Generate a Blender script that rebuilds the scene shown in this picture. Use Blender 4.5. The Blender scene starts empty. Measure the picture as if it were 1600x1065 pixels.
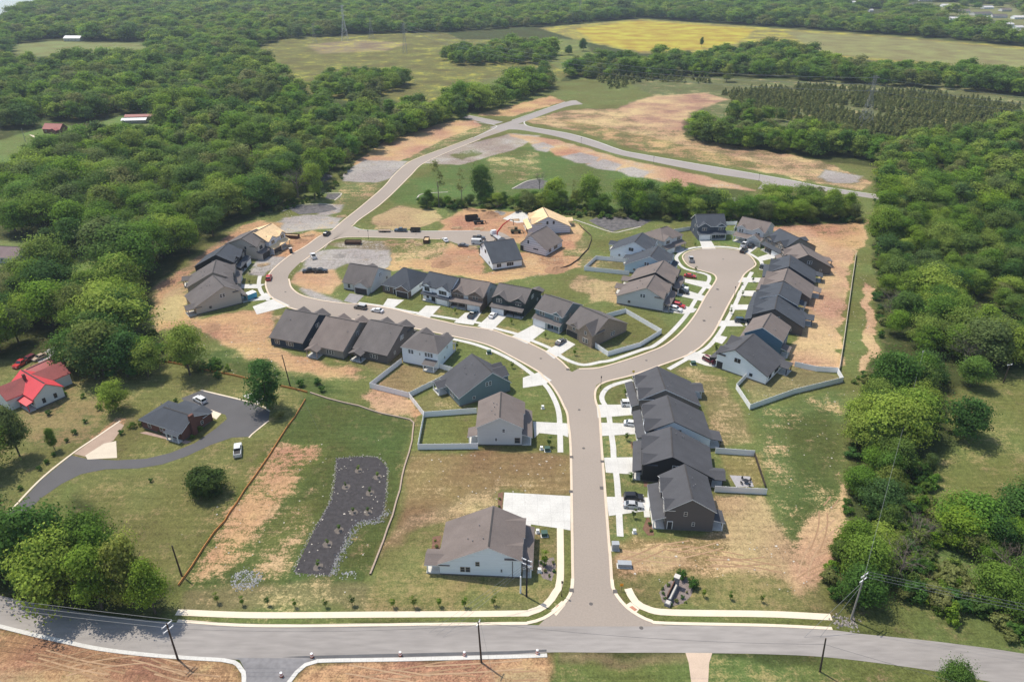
import bpy, math, random
import numpy as np
random.seed(7); RNG = np.random.default_rng(11)
SC = bpy.context.scene; COL = SC.collection
R = math.radians
# ---------------------------------------------------------------- camera, sky, sun, exposure
F_, YH, HC = 1150.0, -90.0, 117.0
TH = math.atan((532.5-YH)/F_); CT, ST = math.cos(TH), math.sin(TH)
cam = bpy.data.cameras.new('camera'); camo = bpy.data.objects.new('camera', cam); COL.objects.link(camo)
camo.location = (0, 0, HC); camo.rotation_euler = (math.pi/2-TH, 0, 0)
cam.sensor_width = 36; cam.lens = 36*F_/1600; cam.clip_start = 1; cam.clip_end = 30000
SC.camera = camo
SUN_EL, SUN_DIR = R(63), (-math.cos(R(36)), math.sin(R(36)))
w = bpy.data.worlds.new('World'); SC.world = w; w.use_nodes = True
nt = w.node_tree; sky = nt.nodes.new('ShaderNodeTexSky'); sky.sky_type = 'NISHITA'; sky.sun_disc = False
sky.sun_elevation = SUN_EL; sky.sun_rotation = math.atan2(SUN_DIR[0], SUN_DIR[1]); sky.air_density = 1.2; sky.dust_density = 1.5
nt.links.new(sky.outputs[0], nt.nodes['Background'].inputs[0]); nt.nodes['Background'].inputs[1].default_value = 0.145
sl = bpy.data.lights.new('sun', 'SUN'); sl.energy = 4.3; sl.angle = R(0.5); sl.color = (1.0, 0.92, 0.79)
so = bpy.data.objects.new('sun', sl); COL.objects.link(so)
from mathutils import Vector
so.rotation_euler = Vector((SUN_DIR[0]*math.cos(SUN_EL), SUN_DIR[1]*math.cos(SUN_EL), math.sin(SUN_EL))).to_track_quat('Z', 'Y').to_euler()
SC.view_settings.view_transform = 'Standard'; SC.view_settings.look = 'None'; SC.view_settings.gamma = 1
SC.view_settings.exposure = 0.15
SC.cycles.max_bounces = 6; SC.cycles.transparent_max_bounces = 8; SC.cycles.volume_bounces = 0

# ---------------------------------------------------------------- helpers
def U(px, py, z=0.0):
    "surveyed photo point -> place on the level plane at height z"
    u = px-800; v = py-532.5; t = (HC-z)/(F_*ST+v*CT)
    return (u*t, (F_*CT-v*ST)*t)
def V3(px, py, z=0.0):
    a = U(px, py, z); return (a[0], a[1], z)
def PX(x, y, z=0.0):
    d = y*CT-(z-HC)*ST; v = -(y*ST)-(z-HC)*CT
    return (800+F_*x/d, 532.5+F_*v/d)
# tiles: name -> (x0, y0, scale)
TL = {'a':(940,680,5.327),'b':(900,540,5.327),'c':(1100,460,5.327),'d':(1040,320,5.327),'e':(880,330,6.264),'f':(690,420,6.264),
 'g':(510,400,6.264),'h':(400,440,6.264),'i':(260,340,6.264),'j':(500,300,6.264),'k':(680,310,6.264),'l':(620,740,5.327),
 'm':(640,590,5.327),'n':(400,530,5.327),'p':(0,480,5.327),'q':(200,480,5.327),'r':(0,530,3.945),'s':(0,795,3.945),'t':(400,795,3.945),
 'u':(800,795,3.945),'v':(1200,795,3.945),'w':(1300,440,5.327),'x':(600,190,4.0),'y':(1000,220,4.0),'o':(0,0,1.0)}
def T(k, *pts):
    a = TL[k]; r = [(a[0]+pts[i]/a[2], a[1]+pts[i+1]/a[2]) for i in range(0, len(pts), 2)]
    return r
MATS = {}
def srgb(*c): return tuple(((x/255)/12.92 if x/255 < .04045 else ((x/255+.055)/1.055)**2.4) for x in c)
def nodes_of(m):
    m.use_nodes = True; t = m.node_tree; return t, t.nodes['Principled BSDF']
def N(t, ty, **kw):
    n = t.nodes.new(ty)
    for k, v in kw.items():
        if k.startswith('i_'):
            n.inputs[int(k[2:]) if k[2:].isdigit() else k[2:]].default_value = v
        else: setattr(n, k, v)
    return n
def mat(name, col, rough=.8, var=.12, scale=1.5, metal=0, spec=.3, world=False, stretch=None, col2=None, fine=None, bump=0):
    "procedural surface: base colour varied by two noises"
    key = (name, tuple(col))
    if key in MATS: return MATS[key]
    m = bpy.data.materials.new(name); t, p = nodes_of(m)
    p.inputs['Roughness'].default_value = rough; p.inputs['Metallic'].default_value = metal; p.inputs['Specular IOR Level'].default_value = spec
    if world: src = N(t, 'ShaderNodeNewGeometry').outputs['Position']
    else: src = N(t, 'ShaderNodeTexCoord').outputs['Object']
    if stretch:
        mp = N(t, 'ShaderNodeMapping'); mp.inputs['Scale'].default_value = stretch; t.links.new(src, mp.inputs[0]); src = mp.outputs[0]
    a = N(t, 'ShaderNodeTexNoise', i_Scale=scale, i_Detail=3.0); b = N(t, 'ShaderNodeTexNoise', i_Scale=fine or scale*9, i_Detail=2.0)
    t.links.new(src, a.inputs[0]); t.links.new(src, b.inputs[0])
    s = N(t, 'ShaderNodeMath', operation='ADD'); t.links.new(a.outputs[0], s.inputs[0]); t.links.new(b.outputs[0], s.inputs[1])
    mr = N(t, 'ShaderNodeMapRange'); mr.inputs[1].default_value = .6; mr.inputs[2].default_value = 1.4
    t.links.new(s.outputs[0], mr.inputs[0])
    mx = N(t, 'ShaderNodeMix', data_type='RGBA')
    c1 = [c*(1-var*1.6) for c in col]; c2 = [min(1, c*(1+var*1.6)) for c in (col2 or col)]
    mx.inputs[6].default_value = (*c1, 1); mx.inputs[7].default_value = (*c2, 1)
    t.links.new(mr.outputs[0], mx.inputs[0]); t.links.new(mx.outputs[2], p.inputs['Base Color'])
    if bump:
        bp = N(t, 'ShaderNodeBump', i_Strength=bump, i_Distance=.1); t.links.new(b.outputs[0], bp.inputs['Height']); t.links.new(bp.outputs[0], p.inputs['Normal'])
    MATS[key] = m; return m

class MB:
    def __init__(s): s.v = []; s.f = []; s.m = []; s.mats = []
    def mi(s, m):
        if m not in s.mats: s.mats.append(m)
        return s.mats.index(m)
    def add(s, vs, fs, m, sides=None):
        b = len(s.v); s.v += [tuple(map(float, q)) for q in vs]; i = s.mi(m)
        for f in fs: s.f.append([b+k for k in f]); s.m.append(i)
    def box(s, x0, x1, y0, y1, z0, z1, m):
        s.add([(x0,y0,z0),(x1,y0,z0),(x1,y1,z0),(x0,y1,z0),(x0,y0,z1),(x1,y0,z1),(x1,y1,z1),(x0,y1,z1)],
              [(3,2,1,0),(4,5,6,7),(0,1,5,4),(1,2,6,5),(2,3,7,6),(3,0,4,7)], m)
    def prism(s, prof, axis, a0, a1, m):
        "profile of 2-tuples extruded along axis 'x' (prof=(y,z)) or 'y' (prof=(x,z)) or 'z'"
        n = len(prof)
        def mk(p, a): return (a, p[0], p[1]) if axis == 'x' else ((p[0], a, p[1]) if axis == 'y' else (p[0], p[1], a))
        s.add([mk(p, a0) for p in prof]+[mk(p, a1) for p in prof], [tuple(range(n))[::-1], tuple(range(n, 2*n))]+[(i, (i+1) % n, n+(i+1) % n, n+i) for i in range(n)], m)
    def slab(s, top, th, m, mside):
        n = len(top); b = len(s.v)
        s.v += [tuple(map(float, q)) for q in top]+[(q[0], q[1], q[2]-th) for q in top]
        a, c = s.mi(m), s.mi(mside)
        s.f.append([b+i for i in range(n)]); s.m.append(a)
        s.f.append([b+n+i for i in range(n)][::-1]); s.m.append(c)
        for i in range(n): s.f.append([b+i, b+n+i, b+n+(i+1) % n, b+(i+1) % n]); s.m.append(c)
    def tube(s, p, q, r0, r1, m, k=6, caps=True):
        p, q = Vector(p), Vector(q); d = (q-p).normalized(); u = d.orthogonal().normalized(); w_ = d.cross(u)
        vs = [p+(u*math.cos(i*2*math.pi/k)+w_*math.sin(i*2*math.pi/k))*r0 for i in range(k)]+[q+(u*math.cos(i*2*math.pi/k)+w_*math.sin(i*2*math.pi/k))*r1 for i in range(k)]
        fs = [(i, (i+1) % k, k+(i+1) % k, k+i) for i in range(k)]
        if caps: fs += [tuple(range(k))[::-1], tuple(range(k, 2*k))]
        s.add(vs, fs, m)
    def build(s, name, parent=None, loc=None, rz=0):
        me = bpy.data.meshes.new(name); me.from_pydata(s.v, [], s.f)
        for m in s.mats: me.materials.append(m)
        me.polygons.foreach_set('material_index', s.m); me.update()
        return link(name, me, parent, loc, rz)
def link(name, me, parent=None, loc=None, rz=0):
    o = bpy.data.objects.new(name, me); COL.objects.link(o)
    if parent: o.parent = parent
    if loc: o.location = loc
    o.rotation_euler = (0, 0, rz); return o
def thing(name, label, cat, loc=(0,0,0), rz=0, group=None):
    o = bpy.data.objects.new(name, None); COL.objects.link(o); o.location = loc; o.rotation_euler = (0,0,rz)
    o['label'] = label; o['category'] = cat
    if group: o['group'] = group
    return o
def tag(o, label, cat, group=None):
    o['label'] = label; o['category'] = cat
    if group: o['group'] = group
    return o
def kind(o, k): o['kind'] = k; return o
KIDS = {}
def kids(o):
    if o.name not in KIDS: KIDS[o.name] = list(o.children)
    return KIDS[o.name]
def dup(o, loc, rz, scale=None, label=None, group=None):
    c = o.copy(); COL.objects.link(c); c.location = loc; c.rotation_euler = (0,0,rz)
    if scale: c.scale = scale
    if label: c['label'] = label
    if group: c['group'] = group
    for ch in kids(o):
        d = ch.copy(); COL.objects.link(d); d.parent = c
        for g in kids(ch):
            e = g.copy(); COL.objects.link(e); e.parent = d
    return c

# ---------------------------------------------------------------- ground: one sheet, land cover painted by surveyed outlines
def vnoise(x, y, sc, seed):
    xi = np.floor(x/sc).astype(np.int64); yi = np.floor(y/sc).astype(np.int64); fx = x/sc-xi; fy = y/sc-yi
    def h(a, b):
        n = (a*374761393+b*668265263+seed*144665) & 0xffffffff; n = ((n ^ (n >> 13))*1274126177) & 0xffffffff
        return ((n ^ (n >> 16)) & 0xffff)/65535.0
    fx = fx*fx*(3-2*fx); fy = fy*fy*(3-2*fy)
    return (h(xi, yi)*(1-fx)+h(xi+1, yi)*fx)*(1-fy)+(h(xi, yi+1)*(1-fx)+h(xi+1, yi+1)*fx)*fy
def sdist(X, Y, poly):
    "signed distance, positive inside"
    d = np.full(X.shape, 1e9); ins = np.zeros(X.shape, bool); n = len(poly)
    for i in range(n):
        ax, ay = poly[i]; bx, by = poly[(i+1) % n]; ex, ey = bx-ax, by-ay
        t_ = np.clip(((X-ax)*ex+(Y-ay)*ey)/(ex*ex+ey*ey+1e-9), 0, 1)
        d = np.minimum(d, np.hypot(X-ax-ex*t_, Y-ay-ey*t_))
        c = ((ay > Y) != (by > Y)) & (X < (bx-ax)*(Y-ay)/((by-ay) if by != ay else 1e-9)+ax); ins ^= c
    return np.where(ins, d, -d)
def poly_ground(pts): return [U(*p) for p in pts]
lush=(.068,.091,.027); lawn=(.120,.138,.044); olive=(.150,.135,.056); dry=(.215,.170,.078); straw=(.35,.255,.140); orange=(.40,.245,.135)
tanor=(.42,.28,.165); gravel=(.31,.285,.265); rbrown=(.26,.150,.085); yel=(.35,.285,.045); wood=(.050,.062,.020); brownl=(.205,.150,.070)
# (photo outline, cover, bare patches, amount of bare 0..1, edge softness m)
Z = [
 ([(225,530),(250,440),(330,370),(480,300),(560,245),(700,185),(870,130),(960,112),(1120,140),(1180,150),(1060,180),(1070,230),(1370,262),(1366,470),(1345,600),(1325,800),(1300,965),(1300,1000),(960,990),(960,970),(250,985),(240,930),(300,900),(480,610),(300,560)], lawn, straw, .34, 2),
 # fields beyond
 ([(405,75),(440,62),(560,52),(700,52),(720,62),(800,62),(800,98),(870,90),(900,110),(870,130),(800,142),(720,158),(640,170),(600,150),(560,160),(480,150),(430,100)], (.125,.128,.042), yel, .42, 4),
 ([(480,70),(560,62),(640,68),(600,80),(500,84)], (.20,.165,.10), yel, .45, 8),([(690,140),(780,118),(860,108),(860,120),(760,145)], (.12,.13,.045), (.22,.17,.10), .45, 6),
 ([(840,44),(1000,30),(1180,42),(1400,57),(1600,74),(2300,110),(2300,175),(1600,112),(1290,90),(1270,78),(1190,72),(1100,82),(1000,84),(900,62)], (.185,.180,.065), yel, .50, 4),
 ([(900,45),(1000,33),(1180,46),(1150,66),(1090,78),(1000,80),(930,66)], (.24,.215,.06), yel, .74, 8),
 ([(1230,50),(1400,60),(1600,78),(2200,110),(2200,150),(1600,108),(1280,84)], (.20,.195,.080), yel, .34, 8),
 ([(890,118),(1100,122),(1500,130),(1700,180),(1500,210),(1200,195),(1060,178),(960,112)], (.105,.125,.05), straw, .42, 5),
 ([(700,155),(830,130),(880,128),(860,112),(800,120),(720,135)], (.13,.16,.05), yel, .3, 5),
 ([(800,60),(905,62),(930,85),(880,110),(850,95),(820,80)], (.13,.16,.05), yel, .4, 5),
 ([(10,84),(20,70),(95,63),(135,66),(232,68),(236,78),(160,84),(60,89)], (.17,.19,.07), yel, .2, 4),
 ([(-200,225),(0,218),(50,205),(75,190),(130,200),(185,182),(260,185),(245,200),(190,200),(130,216),(62,226),(40,250),(0,262),(-200,290)], (.12,.17,.05), dry, .35, 4),
 ([(-200,290),(10,275),(14,352),(-200,370)], (.12,.17,.05), dry, .3, 4),
 ([(-200,372),(55,378),(72,396),(30,412),(-200,450)], (.14,.17,.06), dry, .4, 3),
 ([(95,405),(160,398),(168,430),(120,445),(98,432)], (.12,.16,.04), dry, .35, 2),
 ([(1465,625),(1500,600),(1600,575),(2100,545),(2200,760),(1600,800),(1450,790),(1440,745),(1490,700)], (.125,.138,.042), dry, .42, 3),
 ([(1290,970),(1370,900),(1480,820),(1900,830),(2200,1300),(1300,1300)], (.10,.13,.04), dry, .35, 3),
 ([(1430,4),(1620,4),(1620,60),(1560,52),(1480,38),(1430,22)], (.16,.17,.07), straw, .35, 8),
 # old yards on the left
 ([(-400,620),(0,560),(110,560),(250,560),(395,588),(480,612),(455,650),(350,810),(280,910),(236,900),(120,760),(-200,1000),(-500,900)], (.130,.135,.046), dry, .42, 2),
 ([(60,590),(110,600),(175,640),(140,690),(60,700),(20,690)], (.13,.155,.055), dry, .6, 4),
 ([(20,800),(120,740),(90,830),(0,880)], lawn, dry, .2, 3),
 ([(118,712),(150,680),(190,648),(200,655),(160,690),(128,716)], (.15,.15,.06), orange, .55, 1),
 # meadow with mulch bed
 ([(283,915),(350,812),(478,616),(520,622),(600,640),(648,660),(632,735),(600,850),(570,905),(560,925),(290,940)], lush, tanor, .36, 1),
 ([(470,625),(520,625),(645,662),(620,740),(600,712),(530,705),(500,720),(450,690)], lush, straw, .18, 3),
 ([(330,850),(400,725),(450,690),(500,690),(490,730),(430,800),(370,880),(300,905)], (.10,.13,.035), orange, .60, 5),
 ([(400,850),(460,790),(500,780),(470,870),(440,905),(390,895)], (.11,.13,.04), tanor, .48, 4),
 ([(560,620),(600,600),(660,625),(655,650),(600,645)], (.13,.14,.05), tanor, .66, 2),
 ([(520,560),(580,600),(640,620),(640,610),(560,570)], (.13,.15,.05), tanor, .45, 2),
 ([(650,640),(672,645),(660,665),(650,662)], olive, orange, .7, 2),
 ([(280,918),(560,905),(840,905),(868,935),(830,952),(276,954)], (.155,.14,.065), straw, .42, 2),
 # lots beside entry road
 ([(655,708),(889,706),(889,775),(785,768),(780,800),(690,815),(600,865),(640,745)], brownl, straw, .40, 2),
 ([(640,800),(780,770),(776,800),(690,818),(610,850)], (.22,.175,.09), straw, .55, 3),
 ([(600,868),(690,820),(880,820),(880,910),(850,945),(560,948)], (.150,.155,.055), dry, .50, 1.5),
 ([(958,848),(1180,826),(1225,860),(1230,915),(962,890)], brownl, tanor, .48, 2),
 ([(965,862),(1040,860),(1080,880),(1040,888),(962,878)], tanor, straw, .6, 2),
 ([(962,888),(1290,912),(1298,958),(1050,955),(995,938)], (.15,.15,.055), dry, .5, 2),
 ([(1110,770),(1190,775),(1235,850),(1240,905),(1180,900),(1130,850)], (.21,.165,.09), straw, .66, 3),
 ([(1100,590),(1150,600),(1180,650),(1195,710),(1230,850),(1260,880),(1330,740),(1325,650),(1310,600),(1180,645),(1150,600)], (.095,.125,.04), tanor, .42, 3),
 ([(1060,575),(1120,585),(1150,640),(1175,690),(1120,700),(1110,640)], (.17,.15,.065), straw, .48, 2),
 ([(1230,640),(1300,640),(1310,720),(1290,800),(1250,850),(1225,830),(1240,740)], lush, tanor, .40, 4),
 ([(1250,830),(1300,790),(1320,740),(1325,850),(1290,900),(1240,930),(1230,890)], (.15,.14,.06), tanor, .72, 3),
 ([(1120,700),(1195,712),(1196,762),(1150,760)], (.18,.15,.06), straw, .42, 1),
 # ground behind the eastern houses
 ([(1180,355),(1300,345),(1358,342),(1352,372),(1335,395),(1310,580),(1240,570),(1240,520),(1280,460),(1290,410),(1240,370)], (.19,.165,.07), tanor, .72, 2),
 ([(1260,350),(1355,348),(1340,385),(1300,385)], (.16,.14,.06), orange, .62, 4),
 ([(1250,445),(1322,450),(1312,500),(1260,500)], tanor, straw, .5, 2),
 ([(1150,345),(1350,340),(1350,348),(1160,353)], lush, lawn, .3, 1),
 ([(1338,395),(1366,395),(1380,540),(1345,600),(1318,600),(1312,580)], lawn, tanor, .30, 2),
 ([(1345,440),(1362,450),(1372,550),(1340,600),(1348,560),(1352,500)], (.14,.13,.05), tanor, .72, 1.5),
 ([(1160,590),(1240,572),(1308,585),(1314,595),(1172,632)], (.17,.155,.07), straw, .36, 1),
 # between the streets
 ([(640,372),(745,388),(870,430),(905,455),(1000,480),(975,440),(990,412),(930,400),(915,370),(880,345),(850,400),(750,400)], (.15,.15,.06), tanor, .45, 2),
 ([(590,395),(610,375),(750,385),(760,425),(840,405),(905,400),(900,425),(830,440),(760,445),(720,432),(640,420),(600,425)], (.19,.16,.08), orange, .68, 2),
 ([(700,440),(770,445),(900,420),(970,425),(975,445),(880,458)], lawn, straw, .30, 2),
 ([(900,430),(965,440),(972,478),(930,470),(890,452)], (.20,.175,.08), straw, .60, 2),
 ([(790,395),(890,390),(915,360),(905,350),(860,340),(880,400),(870,418),(800,418)], orange, tanor, .5, 1.5),
 ([(845,400),(900,398),(880,418),(850,412)], rbrown, orange, .5, 1.5),
 ([(690,345),(730,325),(800,330),(850,325),(890,345),(840,385),(760,372),(690,365)], (.34,.22,.12), orange, .68, 1.5),
 ([(580,340),(625,322),(680,330),(690,345),(650,358),(585,358)], (.24,.18,.10), straw, .62, 1.5),
 ([(600,300),(660,275),(700,250),(760,230),(840,230),(920,240),(1000,268),(1100,300),(1000,330),(700,325),(620,318)], (.085,.125,.035), dry, .32, 2),
 ([(755,235),(840,235),(850,270),(800,290),(770,270)], (.10,.13,.04), straw, .45, 4),
 ([(540,280),(600,235),(760,190),(780,200),(660,250),(600,300),(560,330),(520,320)], (.12,.14,.05), tanor, .45, 1.5),
 ([(548,258),(600,222),(700,190),(740,188),(752,196),(700,215),(640,245),(600,262)], tanor, orange, .5, 1),
 ([(535,270),(570,250),(640,252),(610,278),(590,285),(535,283)], gravel, tanor, .25, 1),
 ([(660,255),(720,228),(800,208),(845,212),(800,235),(720,258)], (.28,.235,.19), gravel, .48, 1),
 ([(790,208),(870,218),(960,245),(1100,275),(1180,297),(1140,308),(1060,290),(980,272),(880,245),(830,225)], tanor, gravel, .42, 1.5),
 ([(830,226),(848,222),(866,230),(852,238),(836,234)], gravel, tanor, .4, 1),([(856,232),(880,229),(910,238),(905,246),(870,243)], orange, tanor, .3, 1),([(876,245),(905,238),(938,246),(930,256),(900,254)], gravel, tanor, .35, 1),([(915,258),(945,249),(972,257),(962,267),(935,264)], gravel, tanor, .35, 1),([(963,267),(985,260),(1015,268),(1005,278),(980,275)], gravel, tanor, .35, 1),([(700,242),(740,234),(755,240),(720,250)], (.12,.13,.05), gravel, .4, 1),
 ([(820,190),(880,172),(960,170),(1060,180),(1070,215),(1280,250),(1365,285),(1350,300),(1200,270),(1040,240),(900,205)], (.17,.15,.07), tanor, .54, 2),
 ([(960,170),(1020,150),(1100,145),(1140,155),(1080,175),(1065,205),(1000,195)], (.30,.20,.13), tanor, .55, 4),
 ([(870,185),(1000,210),(1100,235),(1220,262),(1150,262),(1000,235),(900,205)], (.13,.135,.05), orange, .5, 2),
 ([(740,180),(800,165),(860,150),(885,158),(800,182)], (.17,.14,.06), orange, .62, 1.5),
 ([(1290,265),(1345,275),(1340,285),(1300,286),(1280,276)], gravel, straw, .2, .8),
 ([(1075,285),(1100,290),(1180,300),(1150,318),(1080,300)], lush, tanor, .3, 1.5),
 ([(445,340),(480,335),(535,340),(530,355),(440,365),(400,360)], gravel, tanor, .4, 1),
 ([(500,392),(520,388),(608,390),(612,408),(600,422),(540,412),(480,440),(468,430),(480,400)], gravel, dry, .30, 1),
 ([(452,440),(470,425),(520,420),(532,440),(520,460),(480,455)], tanor, orange, .5, 1),
 ([(505,380),(560,375),(620,378),(618,392),(540,388)], (.18,.15,.08), gravel, .5, 1),
 ([(600,378),(650,374),(700,380),(690,400),(620,410)], lawn, tanor, .5, 2),
 (T('i',820,500,930,480,990,520,930,575,800,560), gravel, tanor, .3, .8),(T('i',900,400,1050,340,1200,345,1240,300,1330,240,1400,250,1200,385,1040,515,940,520,830,480), gravel, tanor, .25, .8),(T('j',-20,120,220,125,200,200,60,230,-20,228), gravel, tanor, .45, 1),(T('h',400,60,520,80,650,120,830,190,860,215,700,195,520,150), gravel, tanor, .2, .6),
 # west edge: graded clay
 ([(235,520),(245,450),(300,405),(360,362),(400,345),(440,345),(430,375),(330,400),(290,440),(290,480),(320,500),(420,490),(430,540),(500,575),(560,590),(500,590),(400,560),(300,510)], (.24,.20,.10), orange, .60, 2.5),
 ([(238,500),(262,455),(285,450),(292,490),(270,505)], (.22,.19,.10), straw, .62, 2),
 ([(300,500),(380,488),(425,480),(420,545),(520,572),(560,578),(540,590),(450,575),(360,545)], (.33,.21,.12), orange, .62, 2),
 ([(290,540),(360,550),(450,585),(520,600),(560,620),(480,612),(395,588),(270,565)], lush, lawn, .4, 2),
 ([(545,560),(600,590),(640,560),(620,548),(560,556)], (.17,.165,.065), dry, .5, 1),
 ([(440,375),(490,360),(505,365),(470,395),(450,402),(420,398)], rbrown, orange, .6, 1),
 # little lawns between drives
 ([(640,470),(900,540),(1040,530),(1000,545),(900,575),(700,505)], (.13,.155,.055), dry, .5, 1),
 ([(960,595),(1010,590),(1010,830),(950,840),(935,640)], (.12,.145,.05), dry, .45, 1),
 ([(690,540),(870,610),(872,706),(830,706),(800,560)], (.115,.135,.042), dry, .35, 1),
 ([(655,650),(745,646),(745,695),(655,697)], (.125,.145,.045), dry, .3, .5),
 ([(590,605),(628,570),(690,575),(700,585),(640,620)], (.16,.145,.06), dry, .7, .5),
 ([(650,625),(700,595),(740,640),(662,648)], (.16,.155,.06), straw, .4, .5),
 ([(1060,385),(1200,385),(1160,520),(1070,540),(1020,480)], (.12,.15,.05), dry, .35, 1),
 ([(1080,350),(1200,350),(1210,395),(1090,390)], (.11,.15,.045), dry, .4, 1),
 # below the main road
 ([(-500,940),(0,978),(150,1010),(360,1030),(385,1060),(385,1300),(-600,1300)], rbrown, orange, .42, .8),
 ([(-300,1035),(0,1035),(120,1050),(300,1068),(300,1300),(-500,1300)], orange, straw, .62, 4),
 ([(440,1090),(480,1036),(855,1024),(855,1300),(440,1300)], (.30,.175,.10), orange, .55, .8),
 ([(765,1050),(850,1048),(852,1100),(765,1100)], orange, straw, .6, 1),
 ([(856,1018),(1600,1055),(1900,1075),(1900,1400),(856,1400)], (.105,.135,.04), dry, .42, 1),
 ([(860,1020),(1080,1024),(1080,1036),(865,1040)], (.17,.14,.07), straw, .35, 1.5),
]
def axis(segs):
    out = [segs[0][0]]
    for a, b, st in segs: out += list(np.linspace(a, b, max(1, int(round((b-a)/st)))+1)[1:])
    return np.array(out)
xs = axis([(-9000,-2200,600),(-2200,-420,22),(-420,-170,2.2),(-170,170,1.1),(170,420,2.2),(420,2200,22),(2200,9000,600)])
ys = axis([(-600,40,40),(40,330,1.1),(330,560,1.8),(560,760,4),(760,1500,9),(1500,2600,30),(2600,12000,700)])
GX, GY = np.meshgrid(xs, ys)
WX = GX+(vnoise(GX, GY, 7, 1)-.5)*4+(vnoise(GX, GY, 2.5, 2)-.5)*1.6; WY = GY+(vnoise(GX, GY, 7, 3)-.5)*4+(vnoise(GX, GY, 2.5, 4)-.5)*1.6
A_ = np.zeros(GX.shape+(3,))+np.array(wood); B_ = np.zeros(GX.shape+(3,))+np.array(lush); am = np.zeros(GX.shape)+.35
for pts, ca, cb, amt, soft in Z:
    pg = poly_ground(pts)
    xa = np.array(pg); x0, y0 = xa.min(0)-soft-5; x1, y1 = xa.max(0)+soft+5
    i0, i1 = np.searchsorted(ys, [y0, y1]); j0, j1 = np.searchsorted(xs, [x0, x1])
    if i1 <= i0 or j1 <= j0: continue
    sl_ = (slice(i0, i1), slice(j0, j1))
    k = min(1.0, soft/2.0)
    sd = sdist(GX[sl_]*(1-k)+WX[sl_]*k, GY[sl_]*(1-k)+WY[sl_]*k, pg)
    wgt = np.clip(sd/soft+.5, 0, 1); w3 = wgt[..., None]
    A_[sl_] = A_[sl_]*(1-w3)+np.array(ca)*w3; B_[sl_] = B_[sl_]*(1-w3)+np.array(cb)*w3; am[sl_] = am[sl_]*(1-wgt)+amt*wgt
ny, nx = GX.shape
me = bpy.data.meshes.new('ground'); nv = nx*ny; nf = (nx-1)*(ny-1)
me.vertices.add(nv); me.vertices.foreach_set('co', np.stack([GX, GY, np.zeros_like(GX)], -1).astype(np.float32).ravel())
idx = np.arange(nv).reshape(ny, nx); q = np.stack([idx[:-1,:-1], idx[:-1,1:], idx[1:,1:], idx[1:,:-1]], -1).reshape(-1)
me.loops.add(nf*4); me.loops.foreach_set('vertex_index', q.astype(np.int32)); me.polygons.add(nf)
me.polygons.foreach_set('loop_start', np.arange(0, nf*4, 4, dtype=np.int32)); me.update(); me.validate()
for nm, arr in (('cover', A_), ('bare', B_)):
    at = me.attributes.new(nm, 'FLOAT_COLOR', 'POINT')
    at.data.foreach_set('color', np.concatenate([arr, np.ones((ny, nx, 1))], -1).astype(np.float32).ravel())
at = me.attributes.new('amount', 'FLOAT', 'POINT'); at.data.foreach_set('value', am.astype(np.float32).ravel())
gm = bpy.data.materials.new('ground_cover'); t, p = nodes_of(gm); p.inputs['Roughness'].default_value = .95; p.inputs['Specular IOR Level'].default_value = .1
pos = N(t, 'ShaderNodeNewGeometry').outputs['Position']
def at_(n, out): return N(t, 'ShaderNodeAttribute', attribute_name=n).outputs[out]
def noise(sc, det=4, rough=.6, st=None):
    n = N(t, 'ShaderNodeTexNoise', i_Scale=sc, i_Detail=det, i_Roughness=rough); s_ = pos
    if st:
        mp = N(t, 'ShaderNodeMapping'); mp.inputs['Scale'].default_value = st; mp.inputs['Rotation'].default_value = (0,0,.12); t.links.new(pos, mp.inputs[0]); s_ = mp.outputs[0]
    t.links.new(s_, n.inputs[0]); return n.outputs[0]
def M(op, a, b=None, c=None):
    n = N(t, 'ShaderNodeMath', operation=op)
    for i, q_ in enumerate((a, b, c)):
        if q_ is None: continue
        if isinstance(q_, (int, float)): n.inputs[i].default_value = q_
        else: t.links.new(q_, n.inputs[i])
    return n.outputs[0]
n1 = noise(.11, 7, .68); n2 = noise(.75, 6, .78); n3 = noise(2.6, 4, .7); n4 = noise(.035, 3, .5); n5 = noise(.5, 4, .6, (.12, 1.6, 1))
mixn = M('ADD', M('ADD', M('ADD', M('MULTIPLY', n1, .30), M('MULTIPLY', n4, .16)), M('MULTIPLY', n2, .24)), M('ADD', M('MULTIPLY', n3, .18), M('MULTIPLY', n5, .12)))
mr = N(t, 'ShaderNodeMapRange', interpolation_type='SMOOTHSTEP'); t.links.new(M('ADD', mixn, M('MULTIPLY', M('SUBTRACT', at_('amount', 2), .5), .42)), mr.inputs[0])
mr.inputs[1].default_value = .475; mr.inputs[2].default_value = .55
mx = N(t, 'ShaderNodeMix', data_type='RGBA'); t.links.new(mr.outputs[0], mx.inputs[0]); t.links.new(at_('cover', 0), mx.inputs[6]); t.links.new(at_('bare', 0), mx.inputs[7])
n7 = noise(.22, 8, .8); m7 = N(t, 'ShaderNodeMapRange', interpolation_type='SMOOTHSTEP'); t.links.new(n7, m7.inputs[0]); m7.inputs[1].default_value = .52; m7.inputs[2].default_value = .68; m7.inputs[4].default_value = .55
mx7 = N(t, 'ShaderNodeMix', data_type='RGBA'); t.links.new(m7.outputs[0], mx7.inputs[0]); t.links.new(mx.outputs[2], mx7.inputs[6]); mx7.inputs[7].default_value = (.235,.185,.095,1)
n8 = noise(.33, 8, .8); m8 = N(t, 'ShaderNodeMapRange', interpolation_type='SMOOTHSTEP'); t.links.new(n8, m8.inputs[0]); m8.inputs[1].default_value = .54; m8.inputs[2].default_value = .70; m8.inputs[4].default_value = .6
mx8 = N(t, 'ShaderNodeMix', data_type='RGBA'); t.links.new(m8.outputs[0], mx8.inputs[0]); t.links.new(mx7.outputs[2], mx8.inputs[6]); mx8.inputs[7].default_value = (.085,.095,.035,1); mx = mx8
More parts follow.
